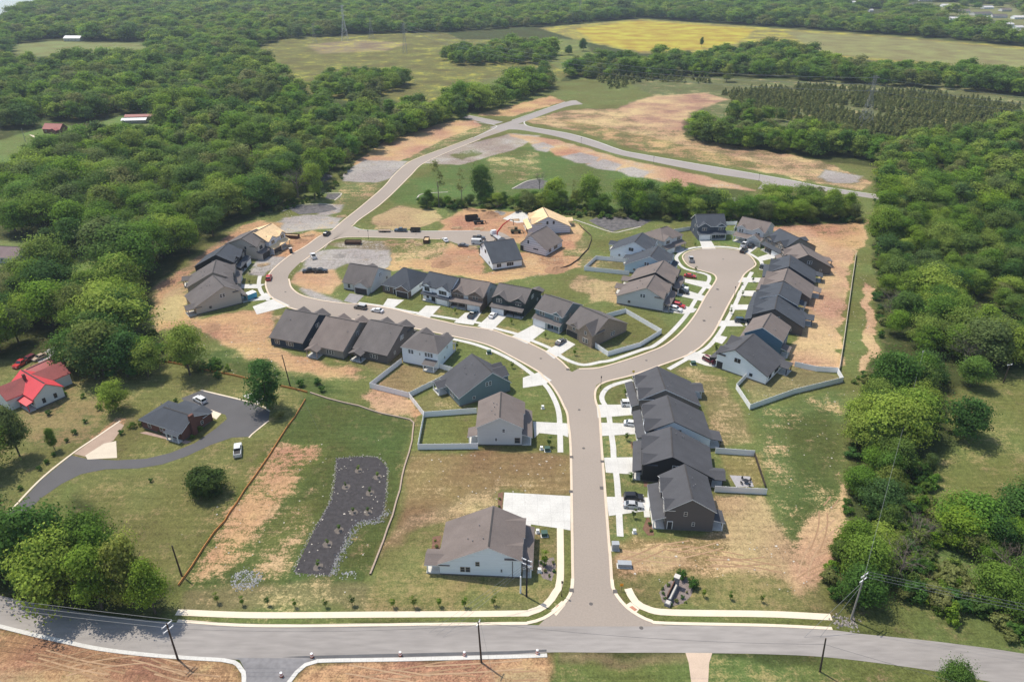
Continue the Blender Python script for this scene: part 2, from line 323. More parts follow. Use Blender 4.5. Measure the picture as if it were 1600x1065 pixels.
hs = N(t, 'ShaderNodeHueSaturation'); t.links.new(mx.outputs[2], hs.inputs['Color'])
val = M('ADD', M('ADD', M('MULTIPLY', n2, .9), M('MULTIPLY', n3, .95)), M('ADD', M('MULTIPLY', n4, .5), M('MULTIPLY', n5, .35)))
vr = N(t, 'ShaderNodeMapRange'); t.links.new(val, vr.inputs[0]); vr.inputs[1].default_value = 1.02; vr.inputs[2].default_value = 1.68; vr.inputs[3].default_value = .38; vr.inputs[4].default_value = 1.62
t.links.new(vr.outputs[0], hs.inputs['Value'])
hr_ = N(t, 'ShaderNodeMapRange'); t.links.new(n4, hr_.inputs[0]); hr_.inputs[1].default_value = .35; hr_.inputs[2].default_value = .65; hr_.inputs[3].default_value = .475; hr_.inputs[4].default_value = .52
t.links.new(hr_.outputs[0], hs.inputs['Hue']); t.links.new(hs.outputs[0], p.inputs['Base Color'])
bp = N(t, 'ShaderNodeBump', i_Strength=.7, i_Distance=.35); t.links.new(M('ADD', n2, M('MULTIPLY', n3, .5)), bp.inputs['Height']); t.links.new(bp.outputs[0], p.inputs['Normal'])
me.materials.append(gm); kind(link('ground', me), 'structure')

# ---------------------------------------------------------------- flat sheets: roads, kerbs, walks, drives
asph = mat('worn_asphalt', (.300,.256,.218), .9, .07, .035, world=True, fine=2.5)
asph_main = mat('main_road_asphalt', (.275,.255,.24), .9, .13, .06, world=True, fine=.8, stretch=(.25,1.4,1))
asph_far = mat('new_asphalt', (.29,.262,.245), .9, .08, .05, world=True, fine=1.0)
conc = mat('concrete', (.53,.52,.49), .85, .10, .25, world=True, fine=3)
def joints(m, per, w_=.07, dark=.8):
    t, p = m.node_tree, m.node_tree.nodes['Principled BSDF']; g = N(t, 'ShaderNodeNewGeometry'); sx = N(t, 'ShaderNodeSeparateXYZ'); t.links.new(g.outputs['Position'], sx.inputs[0]); o = []
    for k in (0, 1):
        a = N(t, 'ShaderNodeMath', operation='MULTIPLY', i_1=1/per); t.links.new(sx.outputs[k], a.inputs[0]); b = N(t, 'ShaderNodeMath', operation='FRACT'); t.links.new(a.outputs[0], b.inputs[0]); c = N(t, 'ShaderNodeMath', operation='LESS_THAN', i_1=w_/per); t.links.new(b.outputs[0], c.inputs[0]); o.append(c.outputs[0])
    mxm = N(t, 'ShaderNodeMath', operation='MAXIMUM'); t.links.new(o[0], mxm.inputs[0]); t.links.new(o[1], mxm.inputs[1]); src = p.inputs['Base Color'].links[0].from_socket; k = N(t, 'ShaderNodeMix', data_type='RGBA', blend_type='MULTIPLY'); t.links.new(mxm.outputs[0], k.inputs[0]); t.links.new(src, k.inputs[6]); k.inputs[7].default_value = (dark,dark,dark,1); t.links.new(k.outputs[2], p.inputs['Base Color'])
joints(conc, 3.0, .10, .86)
kerbm = mat('kerb_concrete', (.60,.49,.38), .85, .08, .4, world=True, fine=4)
walkm = mat('tan_concrete', (.66,.57,.45), .85, .06, .4, world=True, fine=4)
grav = mat('gravel_drive', (.26,.25,.25), .95, .18, .8, world=True, fine=6)
def resample(P, st=1.5, closed=False):
    "Catmull-Rom through ground points"
    P = [np.array(q_, float) for q_ in P]; n = len(P); out = []
    for i in range(n if closed else n-1):
        p0 = P[(i-1) % n] if closed or i > 0 else 2*P[0]-P[1]; p1 = P[i]; p2 = P[(i+1) % n]; p3 = P[(i+2) % n] if closed or i < n-2 else 2*P[-1]-P[-2]
        k = max(1, int(np.hypot(*(p2-p1))/st))
        for j in range(k):
            s = j/k; out.append(.5*((2*p1)+(-p0+p2)*s+(2*p0-5*p1+4*p2-p3)*s*s+(-p0+3*p1-3*p2+p3)*s**3))
    if not closed: out.append(P[-1])
    return out
def ribbon(mb, L_, Rr, z, m):
    n = len(L_); mb.add([(q_[0], q_[1], z) for q_ in L_]+[(q_[0], q_[1], z) for q_ in Rr], [(i, n+i, n+i+1, i+1) for i in range(n-1)], m)
def offset(P, d):
    out = []
    for i, q_ in enumerate(P):
        a = P[max(0, i-1)]; b = P[min(len(P)-1, i+1)]; e = np.array(b)-np.array(a); l = np.hypot(*e)+1e-9
        out.append(np.array(q_)+np.array([-e[1], e[0]])/l*d)
    return out
def even(P, n):
    P = np.array(P); d = np.r_[0, np.cumsum(np.hypot(*np.diff(P, axis=0).T))]; s = np.linspace(0, d[-1], n)
    return np.stack([np.interp(s, d, P[:,0]), np.interp(s, d, P[:,1])], -1)
def road(name, Lp, Rp, z, m, n=80):
    mb = MB(); a = even(resample([U(*q_) for q_ in Lp]), n); b = even(resample([U(*q_) for q_ in Rp]), n); ribbon(mb, a, b, z, m)
    return kind(mb.build(name), 'structure')
def kerb(P, side, wd=.6, m=None, h=.11, name='kerb'):
    "raised kerb along a traced road edge; side +1 = left of travel"
    a = resample([U(*q_) for q_ in P], 1.2); b = offset(a, side*wd); mb = MB(); m = m or kerbm; n = len(a)
    vs = [(q_[0], q_[1], 0.0) for q_ in a]+[(q_[0], q_[1], h) for q_ in a]+[(q_[0], q_[1], h) for q_ in b]+[(q_[0], q_[1], 0) for q_ in b]
    mb.add(vs, [(k*n+i, (k+1)*n+i, (k+1)*n+i+1, k*n+i+1) for k in range(3) for i in range(n-1)], m)
    return kind(mb.build(name), 'structure')
def strip(P, wd, z, m, name='sidewalk', joints=True):
    a = resample([U(*q_) for q_ in P], 1.5); mb = MB(); ribbon(mb, offset(a, wd/2), offset(a, -wd/2), z, m)
    return kind(mb.build(name), 'structure')
def sheet(pts, z, m, name='driveway', k='structure', px=True):
    g = [U(*q_) for q_ in pts] if px else pts
    import mathutils
    tri = mathutils.geometry.tessellate_polygon([[Vector((x, y, 0)) for x, y in g]])
    mb = MB(); mb.add([(x, y, z) for x, y in g], [tuple(f_) for f_ in tri], m)
    ob = mb.build(name)
    if sum(pl.normal.z for pl in ob.data.polygons) < 0: ob.data.flip_normals()
    return kind(ob, k)
# entry road + west loop
sheet([(880,588),(905,575),(934,573),(932,600),(926,625),(905,620),(885,600)], .018, asph, 'junction')
entL = [(897.3,1000),(897.3,904),(896.6,870),(896,830),(893.4,700),(889.7,661.3),(887.8,646),(882,633),(874.6,618),(863,601),(851,589),(841.7,579.6),(801.8,557.3),(761.8,538),(707.6,524.6),(644,511.7),(600,506),(564,500),(520,494.5),(460.7,482.3),(443,474.3),(425.5,464),(418.5,452.8),(416.8,440),(426,423),(451.6,400.7),(478,385),(500,369.4),(519,360.7),(538.3,343.9),(565.5,322.4),(600,292.5),(615,275),(632.5,258.8),(652.5,247.5),(700,230),(740,215),(772.5,198)]
entR = [(953.4,1000),(953.4,905),(951.3,870),(948,830),(938.5,700),(934.7,645),(930,630),(922,605),(908,590),(888,577),(865.6,557.3),(822.5,535),(792,524.6),(766.6,515.8),(722,509.4),(690,502.2),(650,493),(612.3,483),(567.6,476),(534,474.3),(495.8,468.7),(468.6,460.8),(454.3,449.6),(450,435.8),(453.2,426.2),(467.5,411.8),(485,399),(500,389.4),(517.6,376.6),(540,358),(552,350),(560.7,343),(587.8,324),(602,312),(615,300),(640,275),(660,256),(700,237.5),(750,217.5),(795,202.5)]
road('residential_road', entL, entR, .020, asph, 260)
road('cul_de_sac_road', [(905,577),(933.8,575.7),(975,564.4),(1012.6,551.3),(1039,540),(1064.4,520),(1087,492.7),(1103.8,462.7),(1118.8,440),(1119.8,432.6),(1125,426)], [(922,620),(930,603),(945,596),(988,585),(1031,570),(1069,556),(1087.7,545.6),(1100,535),(1115,517),(1137.6,474),(1152.6,447.6),(1160,430.8),(1167.6,423.2)], .024, asph, 90)
sheet([(1119.8,434),(1113.2,427),(1092.6,421.4),(1077.5,415.7),(1068.2,404.5),(1070,397),(1083.2,391.3),(1102,388.5),(1128.2,388.5),(1152.6,391.3),(1169.5,398.8),(1178.9,410),(1178,415.7),(1167.6,424.2),(1160,432)], .028, asph, 'turning_circle')
road('side_street', [(520,360),(545,352),(563.9,359),(589.4,360.6),(659.6,361.5),(750,361),(780,362),(800,372)], [(505,392),(517.6,376.6),(532,371.8),(554.3,370.2),(620,371.5),(688,373.4),(720,382),(760,384)], .024, asph, 60)
road('upper_road', [(722,183.8),(770,195)], [(732,180.5),(785,191.4)], .024, asph_far, 8)
road('upper_road', [(765,199),(800,188.8),(883.6,159.7),(900,157)], [(780,204),(815,192),(883.6,167.3),(911,163)], .028, asph_far, 30)
road('upper_road', [(785,196),(818.8,193.8),(830,198.8),(887.5,208.8),(927.5,220),(970,235),(1000,241),(1072.5,253.8),(1145,266),(1237.5,282.5),(1287.5,292.5),(1375,306)], [(780,205),(795,202.5),(817.5,203.8),(865,212.5),(907.5,223.8),(960,240),(1000,248.8),(1100,268.8),(1187.5,282.5),(1215,288.8),(1280,297.5),(1375,312)], .032, asph_far, 90)
sheet([(1187,282),(1192,286),(1183.8,295),(1207.5,296.5),(1217,288.6),(1200,284)], .036, asph_far, 'road_stub')
mlU = [(-260,880),(-60,918),(0,930),(60,943),(130,956),(200,965),(276,972),(400,979.5),(600,978),(800,976),(840,976),(900,976),(960,976),(1040,976.2),(1200,979),(1301,983.8),(1339.4,989),(1428,997.8),(1504,1006.7),(1600,1020.6),(1800,1056),(2100,1120)]
mlL = [(-260,930),(-60,961),(0,975),(50.7,987.6),(101.4,999),(157,1010.5),(228,1019.3),(291.5,1024.4),(375,1030),(496.3,1029.5),(628,1027),(800,1022.6),(856,1018.6),(900,1018.5),(960,1019),(1071,1019.3),(1200,1021.5),(1301,1027),(1441,1044.7),(1529.5,1061),(1600,1078),(1800,1140),(2100,1240)]
road('main_road', mlU, mlL, .032, asph_main, 200)
sheet([(840,978),(850.7,967.6),(873.5,952),(888.7,937),(895.8,921.7),(897.3,904),(897,890),(953,890),(954.6,916.7),(962.2,931.9),(977.4,949.6),(997.7,963.6),(1018,972.4),(1045,978)], .036, asph, 'junction')
sheet([(365,1027),(375,1031),(384,1048.5),(385,1100),(385,1200),(425,1200),(440,1085),(448,1065),(460.8,1048.5),(476,1035.8),(496.3,1028)], .036, mat('patched_asphalt', (.20,.195,.20), .9, .15, .15, world=True, fine=1.0), 'side_road')
sheet([(440,1026),(496,1028.2),(628,1025.8),(800,1021.4),(854,1017.6),(854,1014),(800,1016.5),(600,1021),(480,1024)], .040, mat('asphalt_patch', (.10,.10,.105), .9, .15, .5, world=True), 'road_patch')
sheet([(1071,1019.3),(1113,1019.6),(1108,1035),(1106,1075),(1105,1200),(1078,1200),(1080,1065),(1076,1035)], .041, mat('driveway_tan', (.50,.39,.30), .9, .08, .5, world=True), 'driveway')
kerb(entL[1:-1], 1, .6); kerb(entR[1:7], -1, .6); kerb(entR[9:24], -1, .6)
kerb([(548,354),(551.9,351),(560.7,343)]+entR[32:39], -1, .55)
kerb([(470,410),(485,399),(500,389.4),(517.6,376.6),(532,371.8),(554.3,370.2),(620,371.5),(688,373.4)], -1, .5)
kerb([(905,577),(933.8,575.7),(975,564.4),(1012.6,551.3),(1039,540),(1064.4,520),(1087,492.7),(1103.8,462.7),(1118.8,440),(1119.8,432.6),(1113.2,427),(1092.6,421.4),(1077.5,415.7),(1068.2,404.5),(1070,397),(1083.2,391.3),(1102,388.5),(1128.2,388.5),(1152.6,391.3),(1169.5,398.8),(1178.9,410),(1178,415.7),(1167.6,423.2),(1160,430.8),(1152.6,447.6),(1137.6,474),(1115,517),(1100,535),(1087.7,545.6),(1069,556),(1031,570),(988,585),(945,596),(931,605.7),(928,619),(930,630)], 1, .6)
kerb([(552.7,355),(563.9,359),(589.4,360.6),(659.6,361.5),(750,361)], 1, .5, conc)
kerb([(818.8,190),(818.8,193.8),(830,198.8),(887.5,208.8),(927.5,220),(970,235),(1000,241),(1072.5,253.8),(1145,266),(1237.5,282.5),(1287.5,292.5),(1370,305)], 1, .8, conc)
kerb([(732,180.5),(785,191)], 1, .6, conc); kerb([(740,191),(770,195),(773,200),(740,215)], 1, .6, conc)
kerb([(800,188.5),(883.6,159.5)], 1, .6, conc)
kerb([(276,972),(400,979.5),(600,978),(800,976),(825,975),(850.7,967.4),(873.5,952),(888.7,937),(895.8,921.7),(897.3,904)], 1, .7, walkm)
kerb([(953.4,905),(954.6,916.7),(962.2,931.9),(977.4,949.6),(997.7,963.6),(1018,972.4),(1040.8,975.5),(1200,979),(1301,983.8)], 1, .7, walkm)
kerb(mlL[:8]+[(350,1028),(368,1031.5),(375,1036),(384,1048.5),(385,1075)], -1, .8, conc)
kerb([(448,1065),(460.8,1048.5),(476,1035.8),(496.3,1029.5),(628,1027),(800,1022.6),(854.5,1020.5)], -1, .8, conc)
ZW = .05
strip([(988,593.5),(962,600),(947,607.6),(940.4,618.8),(942.2,628),(949.7,641),(954.4,671.4),(958.2,699.6),(958.8,713.8),(964.4,755),(969.1,837.7)], 1.5, ZW, conc)
strip([(706.8,529.4),(737.9,536.5),(769.8,547.7),(801.8,563.7),(827.3,581.2),(852.1,601.3),(865.3,621.9),(872.8,642.6),(874.7,665),(875.6,706.4)], 1.5, ZW, conc)
strip([(875.3,825),(875.3,904),(868.4,924.3),(853.2,944.5),(827.9,956),(800,958),(600,959.5),(400,960.5),(276,956)], 1.5, ZW, walkm)
strip([(981,919),(992.7,939.5),(1015.5,952),(1053.5,956.5),(1200,958.8),(1298.9,963.6)], 1.6, ZW, walkm)
strip([(560,473),(600,479),(640,487),(690,495),(718.7,499.8),(749,504.6),(776,513.4),(808,522),(828.9,531),(859,543.7),(875,555.7),(889.6,563.7),(912,570),(940,565),(956,562.5),(1005,545.6),(1022,540),(1047.5,520),(1072,492.7),(1087,468.3),(1102,447.7),(1108.5,434.5),(1102,428),(1070,419.5),(1057.8,406.4),(1058.8,398.8),(1073.8,389.5),(1096.3,385.7),(1130,385.7),(1156.4,389.5),(1179,400.7),(1190,410),(1189,421.4)], 1.5, ZW, conc)
strip([(1175,425),(1160,451.4),(1147,479.6),(1133.9,504),(1124.5,520),(1111.3,537),(1100,546.4),(1076.5,558.8),(1044.5,576.6)], 1.5, ZW, conc)
strip(T('i',915,570,905,650,930,730,1000,810), 1.5, ZW, conc)
DR = [[(932,632),(1002,632),(1002,647),(934,652.6)],[(937.5,660),(1003,662),(1007,677),(939.4,681)],[(943.8,714.7),(1004.8,713.8),(1005.7,742),(946.6,738)],
 [(946.6,775.7),(1012.3,776.7),(1016,807.7),(1006.6,807.7),(1005.7,798.3),(951.3,805.8)],
 [(788,769),(891.3,774.7),(891.3,828.2),(869.7,824.5),(829.3,818.8),(829.3,823.5),(812.4,823.5),(812.4,814),(785.2,799)],
 [(820,826),(828,826),(827,852),(819,852)],
 [(833,658.5),(888.7,661.3),(887.8,683),(880.3,680),(842.7,676.4),(835.2,684)],[(817,590),(843,581),(862,594),(850,601),(817,606)],
 T('f',230,430,395,420,310,550,120,525),T('f',520,405,640,460,490,608,350,560),T('f',905,545,1015,600,840,735,680,665),T('f',1215,690,1310,740,1100,880,1010,810),
 T('g',975,485,1120,490,1010,605,880,570),T('g',600,415,760,430,650,515,550,490),
 T('e',950,975,1060,900,1310,955,1280,990,1180,1005),T('e',1100,770,1230,780,1390,830,1360,880,1120,825),T('e',1190,660,1400,690,1465,740,1440,765,1190,697),
 T('e',1000,350,1100,325,1195,380,1130,412),T('e',1335,290,1450,290,1495,368,1362,372),T('d',640,315,770,350,700,402,605,372),T('d',760,440,880,400,950,420,900,445,790,470),
 T('d',635,605,820,608,820,645,600,645),T('d',610,715,750,715,750,762,590,755),T('d',545,830,740,830,740,872,530,875),T('d',440,965,590,960,650,1010,430,1010),
 T('c',100,335,195,355,150,412,60,385),T('b',960,45,1170,90,1165,180,1080,165,890,100),
 T('i',740,795,880,790,975,735,1050,780,960,805,750,825),T('i',710,652,890,652,970,650,890,692,720,692),T('i',845,870,1060,790,1210,862,885,948),
 T('k',660,200,790,130,850,112,920,118,905,232,800,240)]
for d_ in DR: sheet(d_, ZW+.004, conc, 'driveway')
sheet(T('g',230,365,370,385,290,468,170,440), ZW+.004, grav, 'driveway')
darkasph = mat('sealed_asphalt', (.095,.093,.097), .85, .07, .2, world=True, fine=4)
sheet([(111.5,711.2),(134.3,716.3),(182.5,718.8),(228,716.3),(266.2,707.4),(304,692),(337,669.4),(354.9,654.2),(352.3,647.9),(327,639),(296,634),(283,622),(314.3,609.8),(400,631.4),(421.5,643.3),(419.6,656.5),(393.3,677.1),(389,682),(362.5,683.4),(329.5,694.8),(291.5,712.5),(253.5,725.2),(215.5,731.5),(164.8,732.8),(126.7,740.4),(96.3,755.6),(63.4,778.4),(43,798.7),(10,830),(-60,880),(-75,870),(-20,820),(24,793.6),(63.4,750.5)], .03, darkasph, 'driveway')
sheet(T('r',455,705,730,510,765,530,700,622,525,722), .034, mat('driveway_tan2', (.35,.26,.2), .9, .1, .5, world=True), 'driveway')
sheet(T('r',525,716,640,642,716,626,722,730,540,740), .05, mat('cream_slab', (.55,.48,.38), .85, .06, .5, world=True), 'patio')
strip([(14,800),(63.4,748.5),(111.5,709.5),(150,683),(188,657)], .5, .06, walkm, 'edging')
strip([(314,609.3),(400,630.6),(421.7,642.5)], .5, .06, walkm, 'edging'); strip([(420,657),(393.3,678.5),(389,683.5)], .4, .06, walkm, 'edging')
sheet([(379,618),(400,612),(412,624),(405,632)], .036, conc, 'patio')
sheet([(305,636),(330,640),(346,646),(338,655),(322,646),(305,641)], .036, walkm, 'walkway')
sheet([(218,676),(228,674),(292,688),(300,690),(290,693)], .036, mat('paver_walk', (.34,.24,.2), .9, .2, 1, world=True), 'walkway')
sheet(T('p',300,430,400,350,480,320,570,380,600,420,500,450,470,400,330,470), .03, mat('grey_gravel', (.3,.29,.29), .9, .15, 1, world=True), 'driveway')
sheet([(45,210),(60,219),(100,222),(100,219),(66,215)], .03, walkm, 'driveway')
water = bpy.data.materials.new('river_water'); t2, p2 = nodes_of(water); p2.inputs['Base Color'].default_value = (.25,.33,.40,1); p2.inputs['Roughness'].default_value = .12
nz = N(t2, 'ShaderNodeTexNoise', i_Scale=.2); b2 = N(t2, 'ShaderNodeBump', i_Strength=.15); t2.links.new(nz.outputs[0], b2.inputs['Height']); t2.links.new(b2.outputs[0], p2.inputs['Normal'])
sheet([(-400,60),(-200,44),(0,30),(30,23),(56,10),(70,-8),(-400,-8)], .1, water, 'river')
darkrock = mat('basin_rock', (.055,.052,.056), .95, .35, .5, world=True, fine=3, col2=(.125,.118,.118))
for q_ in (T('e',250,90,350,55,560,50,720,60,870,90,760,150,600,170,480,200,330,140),T('j',-300,170,-180,130,0,120,120,130,170,170,40,200,-200,220),T('x',800,420,900,370,980,360,1040,380,1000,420,880,420),
           T('y',530,365,640,362,710,398,640,418,540,412),[(512,303),(530,302),(533,308),(520,312),(508,310)],[(485,275),(505,270),(520,275),(508,284),(490,285)]):
    sheet(q_, .012, darkrock, 'drainage_basin')
for q_ in (T('e',100,80,250,130,480,205,600,190,760,150),T('j',-370,190,-200,130,0,115,130,125),T('x',800,420,900,370,1000,355),T('y',540,362,640,360,718,398),[(508,302),(533,302),(523,313)],[(650,312),(660,303),(700,300)]):
    strip(q_, .7, .05, mat('pale_rock', (.45,.41,.37), .95, .2, 1, world=True), 'basin_edge')
# mulch bed with rock border
bed = [(525,716),(560,713),(590,714),(605,730),(603,770),(600,800),(590,812),(560,815),(550,826),(532,862),(515,898),(480,896),(460,893),(480,850),(500,810),(518,780),(524,750)]
sheet(bed, .02, mat('dark_mulch', (.052,.048,.050), .98, .3, 1.2, world=True, fine=5), 'mulch_bed')
rockm = mat('grey_rock', (.36,.35,.34), .95, .2, .7, world=True, fine=3)

exec_parts = []
# ---------------------------------------------------------------- houses
def wallm(n, c, v=.05): return mat('siding_'+n, c, .8, v, .6, fine=2.5, stretch=(.3,.3,8))
def brickm(n, c): return mat('brick_'+n, c, .9, .22, 1.5, fine=14, stretch=(1,1,2))
def shing(n, c): return mat('shingles_'+n, c, .92, .13, .35, fine=6, bump=.35, stretch=(1,.5,1))
WHITE = wallm('white', (.80,.84,.88)); LGREY = wallm('light_grey', (.58,.58,.58)); TAN = wallm('tan', (.50,.44,.385)); TAUPE = wallm('taupe', (.135,.122,.112))
BLACK = wallm('black', (.030,.030,.034)); CHAR = wallm('charcoal', (.120,.108,.105)); TEAL = wallm('teal', (.145,.205,.225)); BLUE = wallm('blue', (.085,.155,.225))
NAVY = wallm('navy', (.035,.055,.085)); PALEB = wallm('pale_blue', (.46,.58,.66)); GREIGE = wallm('greige', (.25,.235,.215)); DGREEN = wallm('dark_green', (.040,.055,.055))
STONE = brickm('stone', (.30,.245,.20)); BBRICK = brickm('brown', (.17,.125,.10)); RBRICK = brickm('red', (.155,.070,.055)); TANB = brickm('tan', (.29,.225,.175))
RDK = shing('dark', (.075,.076,.084)); RBR = shing('brown', (.165,.138,.126)); RGR = shing('grey_brown', (.125,.113,.110)); RBL = shing('slate', (.060,.068,.082))
RIDGE = mat('ridge_cap', (.055,.052,.052), .9, .15, 1); TWW = mat('cream_trim', (.62,.60,.56), .6, .02); TW = mat('white_trim', (.75,.76,.77), .6, .02); TB = mat('dark_trim', (.035,.035,.04), .6, .02); TT = mat('tan_trim', (.36,.31,.27), .6, .04)
GLASS = mat('window_glass', (.035,.042,.052), .12, .2, .8, spec=.6); GARW = mat('garage_white', (.72,.73,.74), .6, .03, 1, stretch=(.2,.2,6)); GARD = mat('garage_dark', (.04,.04,.045), .6, .05)
GARO = mat('open_garage_shade', (.055,.05,.05), .9, .2); FOUND = mat('foundation', (.13,.12,.11), .9, .15, 2); PLY = mat('plywood', (.72,.52,.30), .8, .12, .35, fine=1.2)  # GARO: dark colour stands for the shade inside an open garage
METP = mat('metal_pipe', (.25,.25,.26), .5, .05)
def wrapm():
    m = mat('house_wrap', (.64,.65,.70), .6, .04); t, p = m.node_tree, m.node_tree.nodes['Principled BSDF']
    tc = N(t, 'ShaderNodeTexCoord'); sx = N(t, 'ShaderNodeSeparateXYZ'); t.links.new(tc.outputs['Object'], sx.inputs[0])
    a = N(t, 'ShaderNodeMath', operation='FRACT'); t.links.new(sx.outputs[2], a.inputs[0]); b = N(t, 'ShaderNodeMath', operation='LESS_THAN'); b.inputs[1].default_value = .13; t.links.new(a.outputs[0], b.inputs[0])
    mx = N(t, 'ShaderNodeMix', data_type='RGBA'); src = p.inputs['Base Color'].links[0].from_socket
    t.links.new(b.outputs[0], mx.inputs[0]); t.links.new(src, mx.inputs[6]); mx.inputs[7].default_value = (.25,.24,.25,1); t.links.new(mx.outputs[2], p.inputs['Base Color']); return m
WRAP = wrapm()
HOUSES = {}
class House:
    def __init__(h, name, label, A, B, hr, wf, wb, L, wall, roof, trim=None, sf=.5, sb=.5, anchor='A', ang=None, hip=0, cat='house', zf=None, zb=None):
        a, b = np.array(U(*A, hr)), np.array(U(*B, hr)); d = b-a; th = math.atan2(d[1], d[0]) if ang is None else R(ang)
        u = np.array([math.cos(th), math.sin(th)]); L = L or np.hypot(*d)
        c = a+u*(L/2-.3) if anchor == 'A' else (b-u*(L/2-.3) if anchor == 'B' else (a+b)/2)
        h.root = thing(name, label, cat, (c[0], c[1], 0), th); h.L = L; h.hr = hr; h.wf = wf; h.wb = wb; h.wall = wall; h.roof = roof; h.trim = trim or TW
        h.zf = zf if zf is not None else hr-sf*wf; h.zb = zb if zb is not None else hr-sb*wb; h.sf = (hr-h.zf)/wf; h.sb = (hr-h.zb)/wb; h.hip = hip
        h.W = MB(); h.Rf = MB(); h.extra = []; X = L/2
        if not hip:
            h.W.prism([(-wf,0),(wb,0),(wb,h.zb-.04),(0,hr-.04),(-wf,h.zf-.04)], 'x', -X, X, wall)
            o, k = .4, .35
            h.slope([(-X-k,0,hr+.1),(-X-k,-wf-o,h.zf-o*h.sf+.1),(X+k,-wf-o,h.zf-o*h.sf+.1),(X+k,0,hr+.1)])
            h.slope([(X+k,0,hr+.1),(X+k,wb+o,h.zb-o*h.sb+.1),(-X-k,wb+o,h.zb-o*h.sb+.1),(-X-k,0,hr+.1)])
        else:
            h.W.box(-X, X, -wf, wb, 0, h.zf-.02, wall); o = .4; z0 = h.zf-o*h.sf+.1; zb0 = h.zb-o*h.sb+.1
            hl, hrr = (hip if isinstance(hip, tuple) else (hip, hip))
            xl, xr = -X-.35+(hl+.35 if hl else 0), X+.35-(hrr+.35 if hrr else 0); Z = hr+.1; e = .4
            h.slope([(xl,0,Z),(-X-e,-wf-o,z0),(X+e,-wf-o,z0),(xr,0,Z)]); h.slope([(xr,0,Z),(X+e,wb+o,zb0),(-X-e,wb+o,zb0),(xl,0,Z)])
            if hl: h.slope([(xl,0,Z),(-X-e,wb+o,zb0),(-X-e,-wf-o,z0)])
            else: h.W.prism([(-wf,h.zf-.04),(wb,h.zb-.04),(0,hr-.04)], 'x', -X, -X+.3, wall)
            if hrr: h.slope([(xr,0,Z),(X+e,-wf-o,z0),(X+e,wb+o,zb0)])
            else: h.W.prism([(-wf,h.zf-.04),(wb,h.zb-.04),(0,hr-.04)], 'x', X-.3, X, wall)
        h.W.box(-X-.03, X+.03, -wf-.03, wb+.03, 0, .35, FOUND); h.Rf.box(-X+(hip if isinstance(hip,(int,float)) else hip[0])+.1, X-(hip if isinstance(hip,(int,float)) else hip[1])-.1, -.17, .17, hr+.06, hr+.15, RIDGE)
    def slope(h, pts, m=None): h.Rf.slab(pts, .2, m or h.roof, h.trim)
    def zroof(h, y): return h.hr-(h.sf*-y if y < 0 else h.sb*y)
    def wing(h, x0, x1, p, ze, sl=.7, side='F', z0=0, wall=None, roof=None, open_=False, yin=None, gable=None):
        s = -1 if side == 'F' else 1; wd = h.wf if s < 0 else h.wb; sm = h.sf if s < 0 else h.sb; hw = (x1-x0)/2; xc = (x0+x1)/2; zr = min(ze+sl*hw, h.hr-.05); slr = (zr-ze)/hw
        yo = s*(wd+p); yi = s*max(0, (h.hr-zr)/sm) if yin is None else yin; wall = wall or h.wall; o, k = .35, .3
        a, b = sorted((yo, yi))
        if not open_: h.W.prism([(x0,z0),(x1,z0),(x1,ze-.04),(xc,zr-.04),(x0,ze-.04)], 'y', a, b, wall)
        else:
            h.W.prism([(x0+.1,ze-.25),(x1-.1,ze-.25),(x1-.1,ze-.06),(xc,zr-.06),(x0+.1,ze-.06)], 'y', yo if s < 0 else yo-.25, yo+.25 if s < 0 else yo, gable or h.trim)
            for x in (x0+.15, x1-.15): h.part('porch_post').box(x-.12, x+.12, *sorted((yo-s*.15, yo-s*.4)), .0, ze-.25, h.trim)
            h.part('porch_floor').box(x0, x1, *sorted((s*(wd+.04), yo)), 0, .3, conc)
        yk = yo+s*k; z1 = ze-o*slr+.12; Z = zr+.12
        pts1 = [(xc,yk,Z),(xc,yi,Z),(x0-o,yi,z1),(x0-o,yk,z1)]; pts2 = [(xc,yi,Z),(xc,yk,Z),(x1+o,yk,z1),(x1+o,yi,z1)]
        if s < 0: pts1, pts2 = pts1[::-1], pts2[::-1]
        for q_ in (pts1, pts2):
            a_, b_, c_ = (Vector(v) for v in q_[:3])
            if (b_-a_).cross(c_-b_).z < 0: q_ = q_[::-1]
            h.Rf.slab(q_, .18, roof or h.roof, h.trim)
        return yo
    def shed(h, x0, x1, d, zl, zh, side='F', posts=(), m=None, base=0.0, floor=True):
        s = -1 if side == 'F' else 1; wd = (h.wf if s < 0 else h.wb)+base; y0, y1 = s*wd, s*(wd+d); o = .3
        q_ = [(x0-.2,y0,zh),(x0-.2,y1+s*o,zl),(x1+.2,y1+s*o,zl),(x1+.2,y0,zh)]
        if s > 0: q_ = q_[::-1]
        h.Rf.slab(q_, .16, m or h.roof, h.trim)
        for x in posts: h.part('porch_post').box(x-.11, x+.11, *sorted((y1-s*.05, y1-s*.27)), .2, zl-.1, h.trim)
        if posts and floor: h.part('porch_floor').box(min(posts)-.2, max(posts)+.2, *sorted((s*(wd+.04), y1)), 0, .22, conc)
    def part(h, n):
        m = MB(); h.extra.append((n, m)); return m
    def face(h, side, u, d=0):
        "local frame on a facade: returns function (a, z, out) -> xyz"
        X = h.L/2
        if side == 'F': return lambda a, z, o: (u+a, -h.wf-d-o, z)
        if side == 'B': return lambda a, z, o: (u-a, h.wb+d+o, z)
        if side == 'L': return lambda a, z, o: (-X-d-o, u-a, z)
        return lambda a, z, o: (X+d+o, u+a, z)
